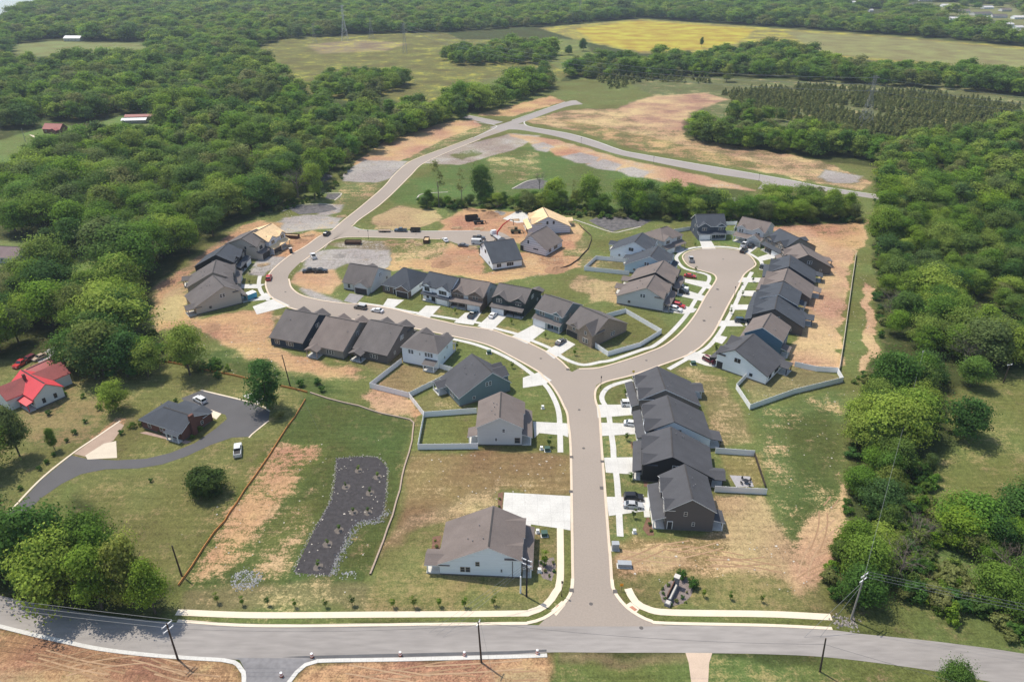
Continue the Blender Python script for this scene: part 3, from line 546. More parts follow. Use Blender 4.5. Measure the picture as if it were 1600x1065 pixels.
    def win(h, side, u, z, w=1.0, hh=1.5, d=0, n=1, trim=None):
        for i in range(n):
            f = h.face(side, 0, d); uu = u+(i-(n-1)/2)*(w+.12)*(1 if side in 'F' else 1)
            f = h.face(side, uu, d); tr = trim or (h.trim if h.wall in (WHITE, LGREY, TAN, WRAP) else TWW)
            def bx(mb, a0, a1, z0, z1, o0, o1, m):
                P = [f(a, zz, o) for zz in (z0, z1) for a, o in ((a0,o0),(a1,o0),(a1,o1),(a0,o1))]
                xs_, ys_, zs_ = zip(*P); mb.box(min(xs_), max(xs_), min(ys_), max(ys_), min(zs_), max(zs_), m)
            W = MB()
            for a0, a1, z0, z1 in ((-w/2,-w/2+.09,0,hh),(w/2-.09,w/2,0,hh),(-w/2+.09,w/2-.09,0,.09),(-w/2+.09,w/2-.09,hh-.09,hh),(-w/2+.09,w/2-.09,hh/2-.035,hh/2+.035)): bx(W, a0, a1, z+z0, z+z1, -.02, .07, tr)
            o = W.build('window', h.root); G = MB(); bx(G, -w/2+.08, w/2-.08, z+.08, z+hh-.08, -.02, .03, GLASS); G.build('pane', o)
    def panel(h, name, side, u, z0, z1, w, m, d=0, th=.05, frame=True):
        f = h.face(side, u, d); W = MB()
        def bx(a0, a1, za, zb, o0, o1, mm):
            P = [f(a, zz, o) for zz in (za, zb) for a, o in ((a0,o0),(a1,o1))]; xs_, ys_, zs_ = zip(*P); W.box(min(xs_), max(xs_), min(ys_), max(ys_), min(zs_), max(zs_), mm)
        bx(-w/2, w/2, z0, z1, -.02, th, m)
        if frame:
            for a0, a1, za, zb in ((-w/2-.14,-w/2,z0,z1+.14),(w/2,w/2+.14,z0,z1+.14),(-w/2,w/2,z1,z1+.14)): bx(a0, a1, za, zb, -.02, th+.03, h.trim)
        W.build(name, h.root)
    def garage(h, u, d=0, m=None, w=4.9, z=2.3): h.panel('garage_door', 'F', u, .05, z, w, m or GARW, d)  # with GARO the panel is no door but an open bay's shade, coloured dark
    def door(h, side, u, d=0, m=None): h.panel('door', side, u, .25, 2.3, .95, m or GARD, d)
    def vents(h, n=3):
        for i in range(n):
            v = h.part('roof_vent'); x = random.uniform(-h.L/2+1.5, h.L/2-1.5); y = random.uniform(.8, h.wb*.55); z = h.zroof(y); v.tube((x,y,z-.1),(x,y,z+.55), .09, .09, METP, 6)
    def done(h, vents=3):
        if vents: h.vents(vents)
        h.W.build('wall', h.root); h.Rf.build('roof', h.root)
        for n, mb in h.extra: mb.build(n, h.root)
        return h.root

def ranch(label, A, B, wall, roof, trim=TW, g=-1, anchor='A', ang=None, face2=None, rp=1, sidewin=True, gm=None, L=12.2, hr=8.3, wf=6.6, wb=10.0, upper=True, rpg=True, porch=True):
    "storey-and-a-half house: long rear slope, two front gables over a low garage and porch roof"
    h = House('house', label, A, B, hr, wf, wb, L, wall, roof, trim, anchor=anchor, ang=ang, zf=(5.1 if upper else 3.3), zb=3.2); X = L/2; f2 = face2 or wall
    s = g
    def rng_(a, b): return (a, b) if s > 0 else (-b, -a)
    if upper:
        x0, x1 = rng_(X-5.6, X+.02); h.wing(x0, x1, .35, 5.3, .62, wall=f2); h.win('F', (x0+x1)/2, 3.9, 1.0, 1.5, .35, 2)
        x0, x1 = rng_(-X-.02, -X+4.6); h.wing(x0, x1, .05, 5.3, .62, wall=f2); h.win('F', (x0+x1)/2, 3.9, 1.0, 1.5, .05, 2)
        h.shed(-X, X, 1.9, 2.75, 3.5, base=.36); a, b = rng_(X-5.7, X-.05); h.W.box(a, b, -wf-2.1, -wf-.2, 0, 2.8, f2); h.garage((a+b)/2, 2.1, gm)
        a, b = rng_(-X+.2, X-6.0); h.shed(a, b, 1.9, 2.7, 2.75, posts=(a+.1, (a+b)/2, b-.1), base=.36) if porch else None
        h.win('F', (a+b)/2-1.2*s, .9, 1.1, 1.5, 0, 1); h.door('F', (a+b)/2+1.6*s)
    else:
        x0, x1 = rng_(X-6.4, X-.6); h.wing(x0, x1, 1.6, 3.2, .62, wall=f2); h.garage((x0+x1)/2, 1.6, gm); h.door('F', -1.0*s); h.win('F', -X*.6*s, 1.0, 1.0, 1.6, 0, 1)
    if sidewin:
        for sd in 'LR':
            h.win(sd, 1.2, 4.2, .9, 1.4, 0, 2, TW if wall is not WHITE else TB); h.win(sd, 6.0, 1.2, 1.0, 1.0, 0, 1)
        h.panel('side_door', 'L' if s < 0 else 'R', -wf+1.2 if s > 0 else wf-1.2-wf*0-0, .3, 2.3, .9, GARD, 0) if False else None
    h.win('B', -1.2, 1.0, .85, 1.5, 0, 3); h.win('B', 3.6, 1.0, .85, 1.5, 0, 2)
    if rp:
        a, b = (X-4.2, X-.1) if rp > 0 else (-X+.1, -X+4.2)
        if rpg: h.wing(a, b, 2.9, 2.75, .42, 'B', open_=True, gable=wall, yin=wb-2.2)
        else: h.shed(a, b, 2.9, 2.5, 3.1, 'B', posts=(a+.2, b-.2))
    return h
def two(label, A, B, wall, roof, trim=TW, g=-1, anchor='A', ang=None, face2=None, hr=9.1, wf=5.3, wb=5.5, L=12.0, hip=0, rp=1, gab=(1,1), gm=None, bay=2.4, pz=3.0):
    "two-storey house with front gables and a lower garage and porch roof"
    h = House('house', label, A, B, hr, wf, wb, L, wall, roof, trim, anchor=anchor, ang=ang, zf=5.9, zb=5.9, hip=hip); X = L/2; s = g; f2 = face2 or wall
    def rng_(a, b): return (a, b) if s > 0 else (-b, -a)
    if gab[0]: x0, x1 = rng_(X-5.4, X-.3); h.wing(x0, x1, .5, 5.85, .62, z0=2.9, wall=f2)
    h.win('F', s*(X-2.85), 3.9, 1.0, 1.5, .5 if gab[0] else 0, 2 + (gab[0] > 1))
    if gab[1]: x0, x1 = rng_(-X+.2, -X+4.2); h.wing(x0, x1, .3, 5.85, .62, z0=2.9, wall=f2)
    h.win('F', s*(-X+2.2), 3.9, 1.0, 1.5, .3 if gab[1] else 0, 2)
    h.shed(-X, X, bay, pz-.2, pz+.75); a, b = rng_(X-5.7, X-.05); h.W.box(a, b, -wf-bay, -wf+.1, 0, pz-.15, f2); h.garage((a+b)/2, bay, gm)
    a, b = rng_(-X+.1, X-5.9)
    for x in (a+.1, b-.2): h.part('porch_post').box(x-.12, x+.12, -wf-bay+.05, -wf-bay+.3, .2, pz-.3, h.trim)
    h.part('porch_floor').box(a, b, -wf-bay, -wf-.04, 0, .2, conc)
    h.win('F', (a+b)/2-1*s, .9, 1.0, 1.6, 0, 1); h.door('F', (a+b)/2+1.3*s)
    for sd in 'LR': h.win(sd, -1.0, 4.2, .8, 1.2, 0, 1); h.win(sd, 1.0, 1.4, .7, 1.1, 0, 1)
    h.win('B', -X*.5, 3.9, .85, 1.4, 0, 3); h.win('B', X*.5, 3.9, .85, 1.4, 0, 2); h.win('B', -X*.5, 1.0, .85, 1.5, 0, 2); h.win('B', 0, 3.9, .5, .9, 0, 1)
    if rp: a, b = (X-4.2, X-.3) if rp > 0 else (-X+.3, -X+4.2); h.shed(a, b, 2.4, 2.5, 3.2, 'B', posts=(a+.2, b-.2))
    return h
# right row along the entry road (fronts face west)
h = two('charcoal two-storey house with white trim at the south end of the east row', (1069.5,724.1), (1081.7,777.6), CHAR, RDK, TW, anchor='B', g=-1, rp=1, face2=CHAR, L=12.0, hr=9.2, wf=5.2, wb=5.4, bay=2.7)
h.panel('side_door', 'R', -4.2, .3, 2.4, 1.0, GARD); h.done()
ranch('black-sided house with long grey roof, next north of the charcoal two-storey house', (1048.3,668.6), (1050.8,711.5), BLACK, RDK, TB, g=-1, anchor='B', rp=1).done()
ranch('white-sided house with dark grey roof between the black and the taupe house', (1042.7,616.6), (1053,656.8), WHITE, RDK, TB, g=1, anchor='B', rp=1, rpg=False).done()
ranch('taupe house with white rake boards at the corner where the streets fork', (1026.7,571), (1039.3,607), TAUPE, RDK, TW, g=1, anchor='B', rp=-1, face2=TAUPE).done()
# left of the entry road (fronts face east)
h = ranch('pale blue-white house with brown roof beside the wide concrete apron', (763.6,852.6), (770.7,794.4), wallm('ice', (.74,.80,.85)), RBR, TW, g=1, anchor='A', rp=-1, face2=wallm('ice', (.74,.80,.85)), sidewin=False, wb=10.4, L=12.2)
h.win('L', 5.0, 1.1, 1.0, 1.4, 0, 2, TT); h.win('L', 2.4, 2.9, .9, 1.2, 0, 1, TT); h.win('L', -2.6, 1.4, .5, 1.0, 0, 1, TW); h.part('drain_pipe').tube((-6.15,-4.9,.2),(-6.15,-4.9,5.2), .07, .07, TB); h.done(4)
h = two('light grey two-storey house with brown roof inside a white fenced yard', (780.8,651), (783,611.6), LGREY, RBR, TW, g=1, anchor='A', hr=8.9, wf=5.8, wb=5.9, L=12.2, rp=-1, gab=(1,0), bay=2.5)
h.win('L', -4.6, .8, 1.5, 1.8, 0, 1, TT); h.done(5)
h = ranch('teal-grey house with dark roof and garage wing on the inside of the bend', (768,581), (738,553), TEAL, RDK, TW, g=1, anchor='A', rp=1, wf=6.0, wb=10.6, upper=False, L=12.4); h.wing(-4.9, .2, .05, 5.2, .6, wall=TEAL, z0=3); h.done(4)
c_ = np.array(U(683.5,576)); h = two('white two-storey house with hipped grey roof seen from its fenced back yard', (700,527), (662,515), WHITE, RGR, TW, g=1, hip=(3.8,3.8), hr=8.7, wf=5.2, wb=5.6, L=12.4, anchor='M', ang=159, rp=-1, gab=(1,1)); h.root.location = (-26.7, 204.8, 0); h.done(2)
h = ranch('dark charcoal house with grey roof and back porch next to the white hipped house', (628.3,509.4), (575.6,497.5), CHAR, RGR, TB, g=-1, anchor='A', ang=157, rp=1, sidewin=True, wf=6.2, wb=10.6); h.done(1)
h = ranch('greige house with brown roof in the middle of the southern row', (559.6,503), (510.2,492.7), GREIGE, RBR, TT, g=-1, anchor='A', ang=159, rp=1, wf=6.2, wb=10.6); h.done(1)
h = ranch('navy blue house with grey-brown roof at the west end of the southern row', (495.8,491), (444.7,482.5), NAVY, RGR, TT, g=-1, anchor='A', ang=161, rp=0, wf=6.2, wb=10.6); h.sheet = None; h.done(1)
# west curve (fronts face the loop)
ranch('tan house with plain gable wall beside the blue and white trailer', (349.4,446.6), (331,428.6), TAN, RGR, TT, g=1, anchor='A', ang=127, rp=-1, wf=5.2, wb=11.0).done(4)
ranch('grey-sided house with brown-grey roof between the tan and the black house', (332.6,424.6), (335.8,404.5), GREIGE, RGR, TT, g=1, anchor='A', ang=104, rp=1, wf=6.4, wb=10.0).done(4)
ranch('black house with slate roof on the western curve', (337.7,397.5), (354.2,380.7), BLACK, RBL, TB, g=1, anchor='A', ang=88, rp=0, wf=6.6, wb=9.5).done(2)
h = two('beige two-storey house with dark front gables and open garage on the western curve', (378,372), (394,356), TAN, RGR, TB, g=-1, anchor='A', ang=76, hr=9.0, wf=6.0, wb=8.0, L=11.5, rp=0, gab=(1,1), face2=TAN, gm=GARO); h.done(1)
h = two('unfinished house with bare plywood roof at the north end of the western curve', (398,363), (417,346.7), WRAP, PLY, mat('raw_lumber', (.62,.48,.3), .8, .1), g=-1, anchor='A', ang=70, hr=9.0, wf=6.0, wb=8.5, L=12, rp=0, gab=(1,1), gm=GARO); h.done(0)
# north side of the loop street (fronts face south-west)
h = ranch('light grey single-storey house with brown roof and empty garage at the row west end', (547.5,412), (590,417), LGREY, RGR, TT, g=1, anchor='M', ang=-20, rp=-1, upper=False, gm=GARO, wf=6.2, wb=9.5, L=12); h.done(2)
h = House('house', 'dark brick house with hipped slate roof next to the light grey single-storey one', (621,413), (645,424), 8.2, 7.0, 8.5, 12.2, WHITE, RBL, TW, anchor='M', ang=-24, hip=(5.2,5.2), zf=3.3, zb=3.3)
h.W.box(-6.15,6.15,-7.06,-6.6,0,3.25,BBRICK); h.wing(.6,6.0,1.4,3.2,.6,wall=BBRICK); h.garage(3.3,1.4,GARO); h.door('F',-.8,0.08,GARD); h.win('F',-4,1.0,.9,1.6,.08,2); h.win('R',0,1.2,.8,1.2,0,1); h.done(3)
h = two('white two-storey house with black gable trim and pent roof over the garage', (672.8,423.6), (713.5,434.3), WHITE, RBL, TB, g=1, anchor='M', ang=-28, rp=0, gab=(2,1), L=12, face2=WHITE, bay=1.2); h.done(2)
h = ranch('brown stone-fronted house with brown roof and white garage, third from the fork', (716,433.6), (766.6,440.8), LGREY, RBR, TT, g=1, anchor='M', ang=-21, rp=0, face2=BBRICK, L=12.2, wf=6.5, wb=9); h.done(3)
h = ranch('dark green-black house with two front gables between the brown and the teal house', (779.4,442.3), (832,451), DGREEN, RGR, TB, g=-1, anchor='M', ang=-24, rp=1, L=12.4, wf=6.3, wb=9.5, face2=DGREEN); h.done(2)
h = two('teal two-storey house with long driveway on the north side of the loop', (852,459.9), (893.5,472.7), TEAL, RGR, TW, g=-1, anchor='M', ang=-38, rp=0, gab=(0,1), L=11.3, wf=5.5, wb=6.5, bay=1.6); h.done(2)
h = House('house', 'brown brick corner house with white fenced side yard at the fork', (903.9,483.9), (950,498), 8.6, 6.6, 10.2, 12.0, TANB, RGR, TT, anchor='M', ang=-48, zf=4.6, zb=3.2); h.root.location = (27.5, 220.5, 0)
h.wing(.3,6.0,.8,4.9,1.0,wall=TANB); h.win('F',3.1,1.0,1.1,1.6,.8,2); h.win('F',3.1,3.9,.9,1.2,.8,1); h.garage(-3.6,0,GARD); h.win('F',-2.8,3.0,1.2,1.2,0,1); h.door('F',.0,.0,TB); h.wing(-4.6,-1.2,.02,4.5,.6,z0=3,wall=TANB); h.win('R',3,1.2,.9,1.4,0,2); h.done(3)
# west side of the cul-de-sac (fronts face east)
ranch('light grey house nearest the fork on the cul-de-sac west side', (1010.9,448.9), (1024.5,425.8), LGREY, RBR, TT, g=1, anchor='A', ang=67, rp=1, wf=6.4, wb=10.6, gm=GARD).done(4)
ranch('house with dark gable edge and brown roof behind the light grey house', (1025.3,424.5), (1040.4,405), BLACK, RBR, TT, g=-1, anchor='A', ang=66, rp=-1, gm=GARW).done(2)
ranch('light blue house with slate roof and fenced back yard west of the cul-de-sac', (1016.5,400.2), (1028.5,383.5), PALEB, RBL, TW, g=1, anchor='A', ang=66, rp=1, rpg=False).done(1)
ranch('white house with dark roof north of the light blue house', (991.7,377.9), (1004.5,362.7), WHITE, RBL, TW, g=1, anchor='A', ang=66, rp=1).done(2)
h = two('light grey two-storey house with brown hipped roof at the circle west side', (1020,345), (1045,340), LGREY, RBR, TT, g=-1, anchor='M', ang=38, hip=(4,4), hr=8.9, wf=5.4, wb=5.8, L=12.5, rp=0, gab=(1,0)); h.root.location = (65.5, 302.5, 0); h.done(2)
h = two('navy two-storey house with white-edged gables at the head of the cul-de-sac', (1087,334), (1131,335), wallm('slate_blue', (.07,.085,.11)), RBL, TW, g=-1, anchor='M', ang=3, rp=0, gab=(1,1), L=12.6, bay=2.2, hr=9.6); h.done(2)
h = two('grey two-storey house with front garage wing at the circle north-east side', (1162,337.8), (1203.3,348.2), LGREY, RBR, TW, g=1, anchor='M', ang=-38, rp=0, gab=(1,1), L=12.6, bay=3.4); h.wing(.4, 5.8, 3.45, 3.0, .75, wall=LGREY, yin=-4); h.done(2)
h = ranch('stone-fronted house with dark roof at the circle east side', (1225.9,358.5), (1248.4,371.6), GREIGE, RBL, TB, g=1, anchor='B', ang=-68, rp=-1, face2=STONE, L=12.2); h.done(2)
# east side (fronts face west)
E_ = [('dark-walled house with brown roof directly south of the stone-fronted house', (1258.7,380), (1262.4,397.3), TAUPE, RBR, 1, -94, TB), ('slate-roofed house with white back patio on the cul-de-sac east side', (1239,398.8), (1233.4,415.7), NAVY, RBL, 1, -110, TB),
 ('brown-roofed house between two slate-roofed houses on the cul-de-sac east side', (1233.4,416.1), (1224.9,437.3), CHAR, RBR, -1, -115, TT)]
for lb, a, b, wl, rf, g, an, tr in E_: ranch(lb, a, b, wl, rf, tr, g=g, anchor='B', ang=an, rp=-1, rpg=False).done(2)
h = two('narrow slate-roofed house with white rake board and raised rear porch', (1225.8,438.3), (1217.4,459.8), NAVY, RBL, TW, g=1, anchor='B', ang=-115, wf=6.8, wb=6.5, hr=8.6, rp=-1, gab=(1,1)); h.done(2)
ranch('charcoal house with broad slate roof behind the blue two-storey house', (1216.5,459.8), (1210.8,481.8), CHAR, RBL, TB, g=-1, anchor='B', ang=-112, rp=-1).done(2)
h = two('bright blue two-storey house with brown roof next to the big white gable house', (1205,489), (1192,510.7), BLUE, RBR, TW, g=-1, anchor='B', ang=-120, wf=5.2, wb=6.6, L=11.6, rp=1, gab=(0,0), bay=1.5); h.done(2)
h = ranch('large white gable house with dark roof and wide white fenced yard', (1180.7,521), (1149.7,545.4), WHITE, RDK, TB, g=-1, anchor='B', ang=-130, rp=-1, L=13.2, wf=5.4, wb=10.8); h.panel('side_door','R',-4.2,.3,2.4,1.6,GARD); h.done(1)
# inner court
h = ranch('white house with dark grey roof standing alone on bare clay', (800.5,373), (758.2,378.6), WHITE, RBL, TB, g=-1, anchor='M', ang=200, rp=0, wf=6.0, wb=10.4, L=12.6); h.done(0)
h = ranch('house in pale wrap with finished brown roof beside the crane truck', (854.8,353.1), (829.3,366.7), WRAP, RBR, TT, g=-1, anchor='B', ang=-124, rp=0, sidewin=False, wf=5.0, wb=8.0, L=13.2, upper=False, hr=8.0, gm=GARO); h.win('R',-1,3.9,.8,1.5,0,1,TB); h.win('R',2.8,1.9,.7,.6,0,3,TB); h.panel('side_door','R',-4.2,.2,2.3,1.5,GARD); h.done(0)
h = ranch('house in pale wrap with bare plywood roof at the tree belt', (847.6,323.6), (856.4,338), WRAP, PLY, mat('raw_lumber', (.62,.48,.3), .8, .1), g=1, anchor='B', ang=-82, rp=-1, sidewin=False, wf=7.0, wb=10.4, upper=True, L=13, gm=GARO); h.win('R',-.3,4.6,.9,1.5,0,1,TB); h.win('R',2.6,4.6,.9,1.5,0,1,TB); h.done(0)
# older houses on the left
RED = mat('red_metal_roof', (.58,.055,.065), .55, .08, .3, spec=.5); REDF = mat('faded_red_roof', (.26,.065,.06), .55, .15, .4)
h = House('farmhouse', 'white farmhouse with bright red metal roof among the trees', T('p',178,522)[0], T('p',372,636)[0], 6.6, 4.0, 4.0, None, wallm('white_old', (.66,.68,.68)), RED, RED, cat='house', sf=.72, sb=.72, anchor='M')
h.root.rotation_euler.z -= R(0); Lh = h.L/2
h.wing(-Lh-.1, 1.2, 4.6, 3.75, .62, 'F', wall=h.wall, roof=REDF); h.wing(-Lh-.1, .8, 5.2, 3.75, .60, 'B', wall=h.wall, roof=REDF)
for sd, u_, n_ in (('R',-1.6,1),('R',1.6,1),('F',Lh-2.2,2),('B',Lh-2.2,2)): h.win(sd, u_, 1.1, .9, 1.5, 0, n_, TB)
h.part('chimney').box(-2.2,-1.5,-1.9,-1.2,4.6,7.6,RBRICK); h.shed(1.4, Lh-.2, 2.0, 2.4, 3.0, 'F', posts=(1.6, Lh-.4)); h.done(0)
h = House('farmhouse_annex', 'long faded red roofed annex behind the white farmhouse', T('p',215,520)[0], T('p',470,405)[0], 4.6, 3.6, 4.6, None, wallm('white_old', (.66,.68,.68)), mat('pink_red_roof', (.42,.13,.12), .5, .15, .4), REDF, cat='annex', anchor='M', zf=2.7, zb=2.5); h.win('F',0,1,.9,1.2,0,2,TB); h.done(0)
h = House('brick_house', 'red brick house with slate hipped roof beside the curved black driveway', T('q',200,800)[0], T('q',538,905)[0], 5.2, 4.6, 5.0, None, RBRICK, RBL, TW, cat='house', anchor='M', zf=3.0, zb=3.0, hip=(4.2,0)); Lb = h.L/2
h.wing(Lb-6.2, Lb-.1, 1.2, 2.9, .34, 'B', wall=RBRICK); h.part('chimney').box(Lb+.02, Lb+.75, -1.6,-.2,0,6.3,RBRICK); h.win('F',-Lb+3,1.0,1.2,1.3,0,1); h.win('F',0,1.0,1.2,1.3,0,1); h.door('F',2.2,0,GARD); h.win('F',Lb-2.4,1.0,1.1,1.4,0,2); h.win('R',2.4,1.1,.9,1.2,0,1)
h.shed(Lb-4.6, Lb-.2, 1.4, 2.6, 2.95, 'F', posts=(Lb-4.4, Lb-2.4, Lb-.4)); h.shed(-4.0, 1.0, 2.6, 2.5, 2.9, 'B', posts=(-3.6,.6)); h.done(3)
def simple(name, label, cat, px, rz, L, wd, hz, hr, wall, roof, trim=TW, ext=None):
    x, y = U(*px); h = House(name, label, (800,500), (820,500), hr, wd/2, wd/2, L, wall, roof, trim, ang=math.degrees(rz), zf=hz, zb=hz, cat=cat); h.root.location = (x, y, 0)
    for i in range(max(1, int(L/5))): h.win('F', -L/2+2+i*4.5, 1, 1.0, 1.3)
    if ext: h.wing(L/2-ext, L/2-.5, 3.5, hz-.1, .5, 'F', wall=wall)
    return h.done(0)
simple('barn', 'small red-roofed barn with lean-to in the clearing on the left', 'barn', (88,207), -.15, 13, 8, 3.2, 6.2, RBRICK, mat('barn_red_roof', (.33,.115,.10), .6, .1), TB, 5)
simple('shed', 'long shed with white and rusty roof among the trees upper left', 'shed', (212,192), .12, 17, 7, 2.6, 3.6, GREIGE, mat('white_metal_roof', (.7,.7,.7), .5, .08), TW)
simple('shed', 'rust-red roofed shed right behind the white-roofed shed', 'shed', (222,187), .12, 22, 6, 2.8, 4.0, RBRICK, REDF, TB)
simple('barn', 'white-roofed barn in the far meadow at the upper left', 'barn', (117,64), 0, 22, 14, 4, 6.5, wallm('cream', (.5,.48,.4)), mat('white_metal_roof', (.7,.7,.7), .5, .08), TW)
simple('house', 'mauve-grey roofed house cut by the left edge of the photo', 'house', (4,404), -.1, 22, 11, 3, 5.6, LGREY, shing('mauve', (.20,.15,.15)), TW)
far = [((1560,28),'wide grey-roofed house at the upper right edge',24,12,RGR),((1535,31),'white-roofed far house left of the wide grey-roofed house',18,12,None),((1573,41),'pale-roofed far house below the wide grey-roofed one',16,12,None),
 ((1478,11),'far house with white roof at the top right behind the tree line',20,13,None),((1583,52),'light grey mobile home near the right edge above the field',20,8,None),((1532,24),'long low brown-grey building in the upper right settlement',40,14,RGR),
 ((1360,19),'small white far shed in the clearing above the middle tree line',8,6,None),((1592,30),'white far house at the extreme upper right',22,14,None),((1505,20),'tan-roofed far house left of the long low building',20,12,RBR),((1522,36),'white far house in the open lawn at the upper right',18,12,None),((1550,38),'small grey-roofed far house nearest the upper right tree line',16,11,RGR),((1490,32),'far cottage with pale roof beside the tree line',16,11,None),((1570,18),'brown-roofed far house in the upper right settlement',20,12,RBR),((1425,9),'far house with grey roof above the middle tree line',18,12,RGR),((1590,46),'white far outbuilding at the right edge',14,9,None),((1328,6),'far pale-roofed house at the top above the yellow field',20,12,None),((1542,14),'far white-roofed house in the upper right corner trees',20,12,None),((1092,3),'white far building at the top centre-right edge',30,14,None),((1445,2),'brown-roofed far house at the very top edge',26,14,RBR)]
for px_, lb, l_, w_, rf in far: simple('house', lb, 'house', px_, random.uniform(-.3,.3), l_, w_, 3.2, 5.6, LGREY if rf else WHITE, rf or mat('pale_roof', (.55,.54,.54), .7, .08), TW)
# ---------------------------------------------------------------- fences
VINYL = mat('white_vinyl', (.83,.84,.85), .5, .02); WOODF = mat('dark_wood_fence', (.07,.055,.045), .9, .2, 2)
def fence(label, pts, h=1.83, m=None, name='fence', th=.06, posts=True, cat='fence', step=2.4, group=None):
    m = m or VINYL; g = [np.array(U(*q_)) for q_ in pts]; o = thing(name, label, cat, (g[0][0], g[0][1], 0), 0, group)
    for a, b in zip(g[:-1], g[1:]):
        d = b-a; l = np.hypot(*d); u = d/l; nn = np.array([-u[1], u[0]])*th/2; a0 = a-g[0]; b0 = b-g[0]; mb = MB()
        mb.prism([tuple(a0-nn), tuple(b0-nn), tuple(b0+nn), tuple(a0+nn)], 'z', .04, h, m); mb.build('panel', o)
        if posts:
            k = max(1, int(round(l/step)))
            for i in range(k):
                c = a0+(b0-a0)*i/k; pm = MB(); w_ = .07; pm.box(c[0]-w_, c[0]+w_, c[1]-w_, c[1]+w_, 0, h+.08, m); pm.build('post', o)
    return o
fence('white privacy fence round the back yard of the light grey two-storey house', [(746.6,701.1),(653.3,702.3),(662.8,651.5),(745,645.4)])
fence('white privacy fence behind the teal-grey house running up to the white hipped house', [(662.5,651),(639.3,621),(701,590)])
fence('white privacy fence round the dry yard of the white hipped house', [(638.8,621),(578.3,606),(628,567)])
fence('short white fence at the street corner of the white hipped house', [(686,575),(712,583)])
fence('white privacy fence round the side yard of the brick corner house', [(930,543),(949.7,556.5),(1000,542),(1033,521.5),(977,489),(943,498)])
fence('white fenced rectangle behind the light blue house', [(986,410.6),(931,405.8),(912.7,422.6),(983,430)])
fence('white fence making a wide triangle behind the large white gable house', [(1164.8,591.4),(1149.7,607.4),(1171.3,639.8),(1240,615.5),(1315.9,597),(1307.4,582),(1275,580),(1240.8,572.6)])
fence('white fence run behind the white house on the east row', [(1117.4,708),(1178.4,712.3)])
fence('dark wooden fence at the foot of the fenced lot on the east row', [(1178.8,712.6),(1195.3,761.7)], 1.2, WOODF)
fence('white fence run between the black house and the charcoal two-storey house', [(1116.5,768.2),(1197.5,772.4)])
fence('white fence west of the navy house at the head of the cul-de-sac', [(1040,366),(1080,359.5)])
fence('white fence east of the navy house at the head of the cul-de-sac', [(1132,352),(1151,351.5),(1146,363)])
fence('white fence linking the navy house and the grey garage-wing house', [(1132,366),(1152,367.5)])
fence('long straight pale fence down the eastern edge of the subdivision', [(1337,399),(1331,440),(1324,490),(1317,540),(1310.5,581)], 1.5, mat('pale_fence', (.66,.60,.50), .7, .05), posts=False)
ORG = mat('orange_silt_fabric', (.50,.22,.07), .8, .1, 2); BRN = mat('straw_wattle', (.36,.28,.22), .95, .15, 2); BLKF = mat('black_silt_fabric', (.09,.06,.045), .8, .1, 2)
def sock(label, pts, h, m, w_=.12, name='silt_fence', cat='silt fence'):
    g = resample([U(*q_) for q_ in pts], 4); g = [np.array(q_)+(RNG.random(2)-.5)*.35 for q_ in g]; o = []
    mb = MB(); a, b = offset(g, w_/2), offset(g, -w_/2); n = len(g); o0 = g[0]
    vs = [(q_[0]-o0[0], q_[1]-o0[1], z) for z, P in ((0,a),(h,a),(h,b),(0,b)) for q_ in P]
    mb.add(vs, [(k*n+i, (k+1)*n+i, (k+1)*n+i+1, k*n+i+1) for k in range(3) for i in range(n-1)], m)
    return tag(mb.build(name, None, (o0[0], o0[1], 0)), label, cat)
sock('orange silt fence between the mown lawn and the patchy meadow', [(280,915),(300,885),(336,832),(350,815),(420,712),(478,625)], .55, ORG)
sock('orange silt fence above the lawn, behind the brick house', [(256,565),(293.8,572),(340,582),(389.6,592.6)], .6, ORG); sock('orange silt fence end near the leaning utility pole', [(438,604),(462,609),(481.6,613.3)], .6, ORG)
sock('brown straw wattle looping round the meadow with the mulch bed', [(484,614),(512.6,623),(561.4,635),(597,646.4),(640,655.5),(646,661),(644,690),(632.8,729),(619,785),(600,845),(583,885),(578,898)], .4, BRN, .35, 'straw_wattle', 'erosion sock')
sock('black silt fence curving below the wrapped houses', [(905,352),(910,357),(923,369),(922,381),(917.9,389.8),(903.5,405.8),(890,415),(876,420)], .6, BLKF)
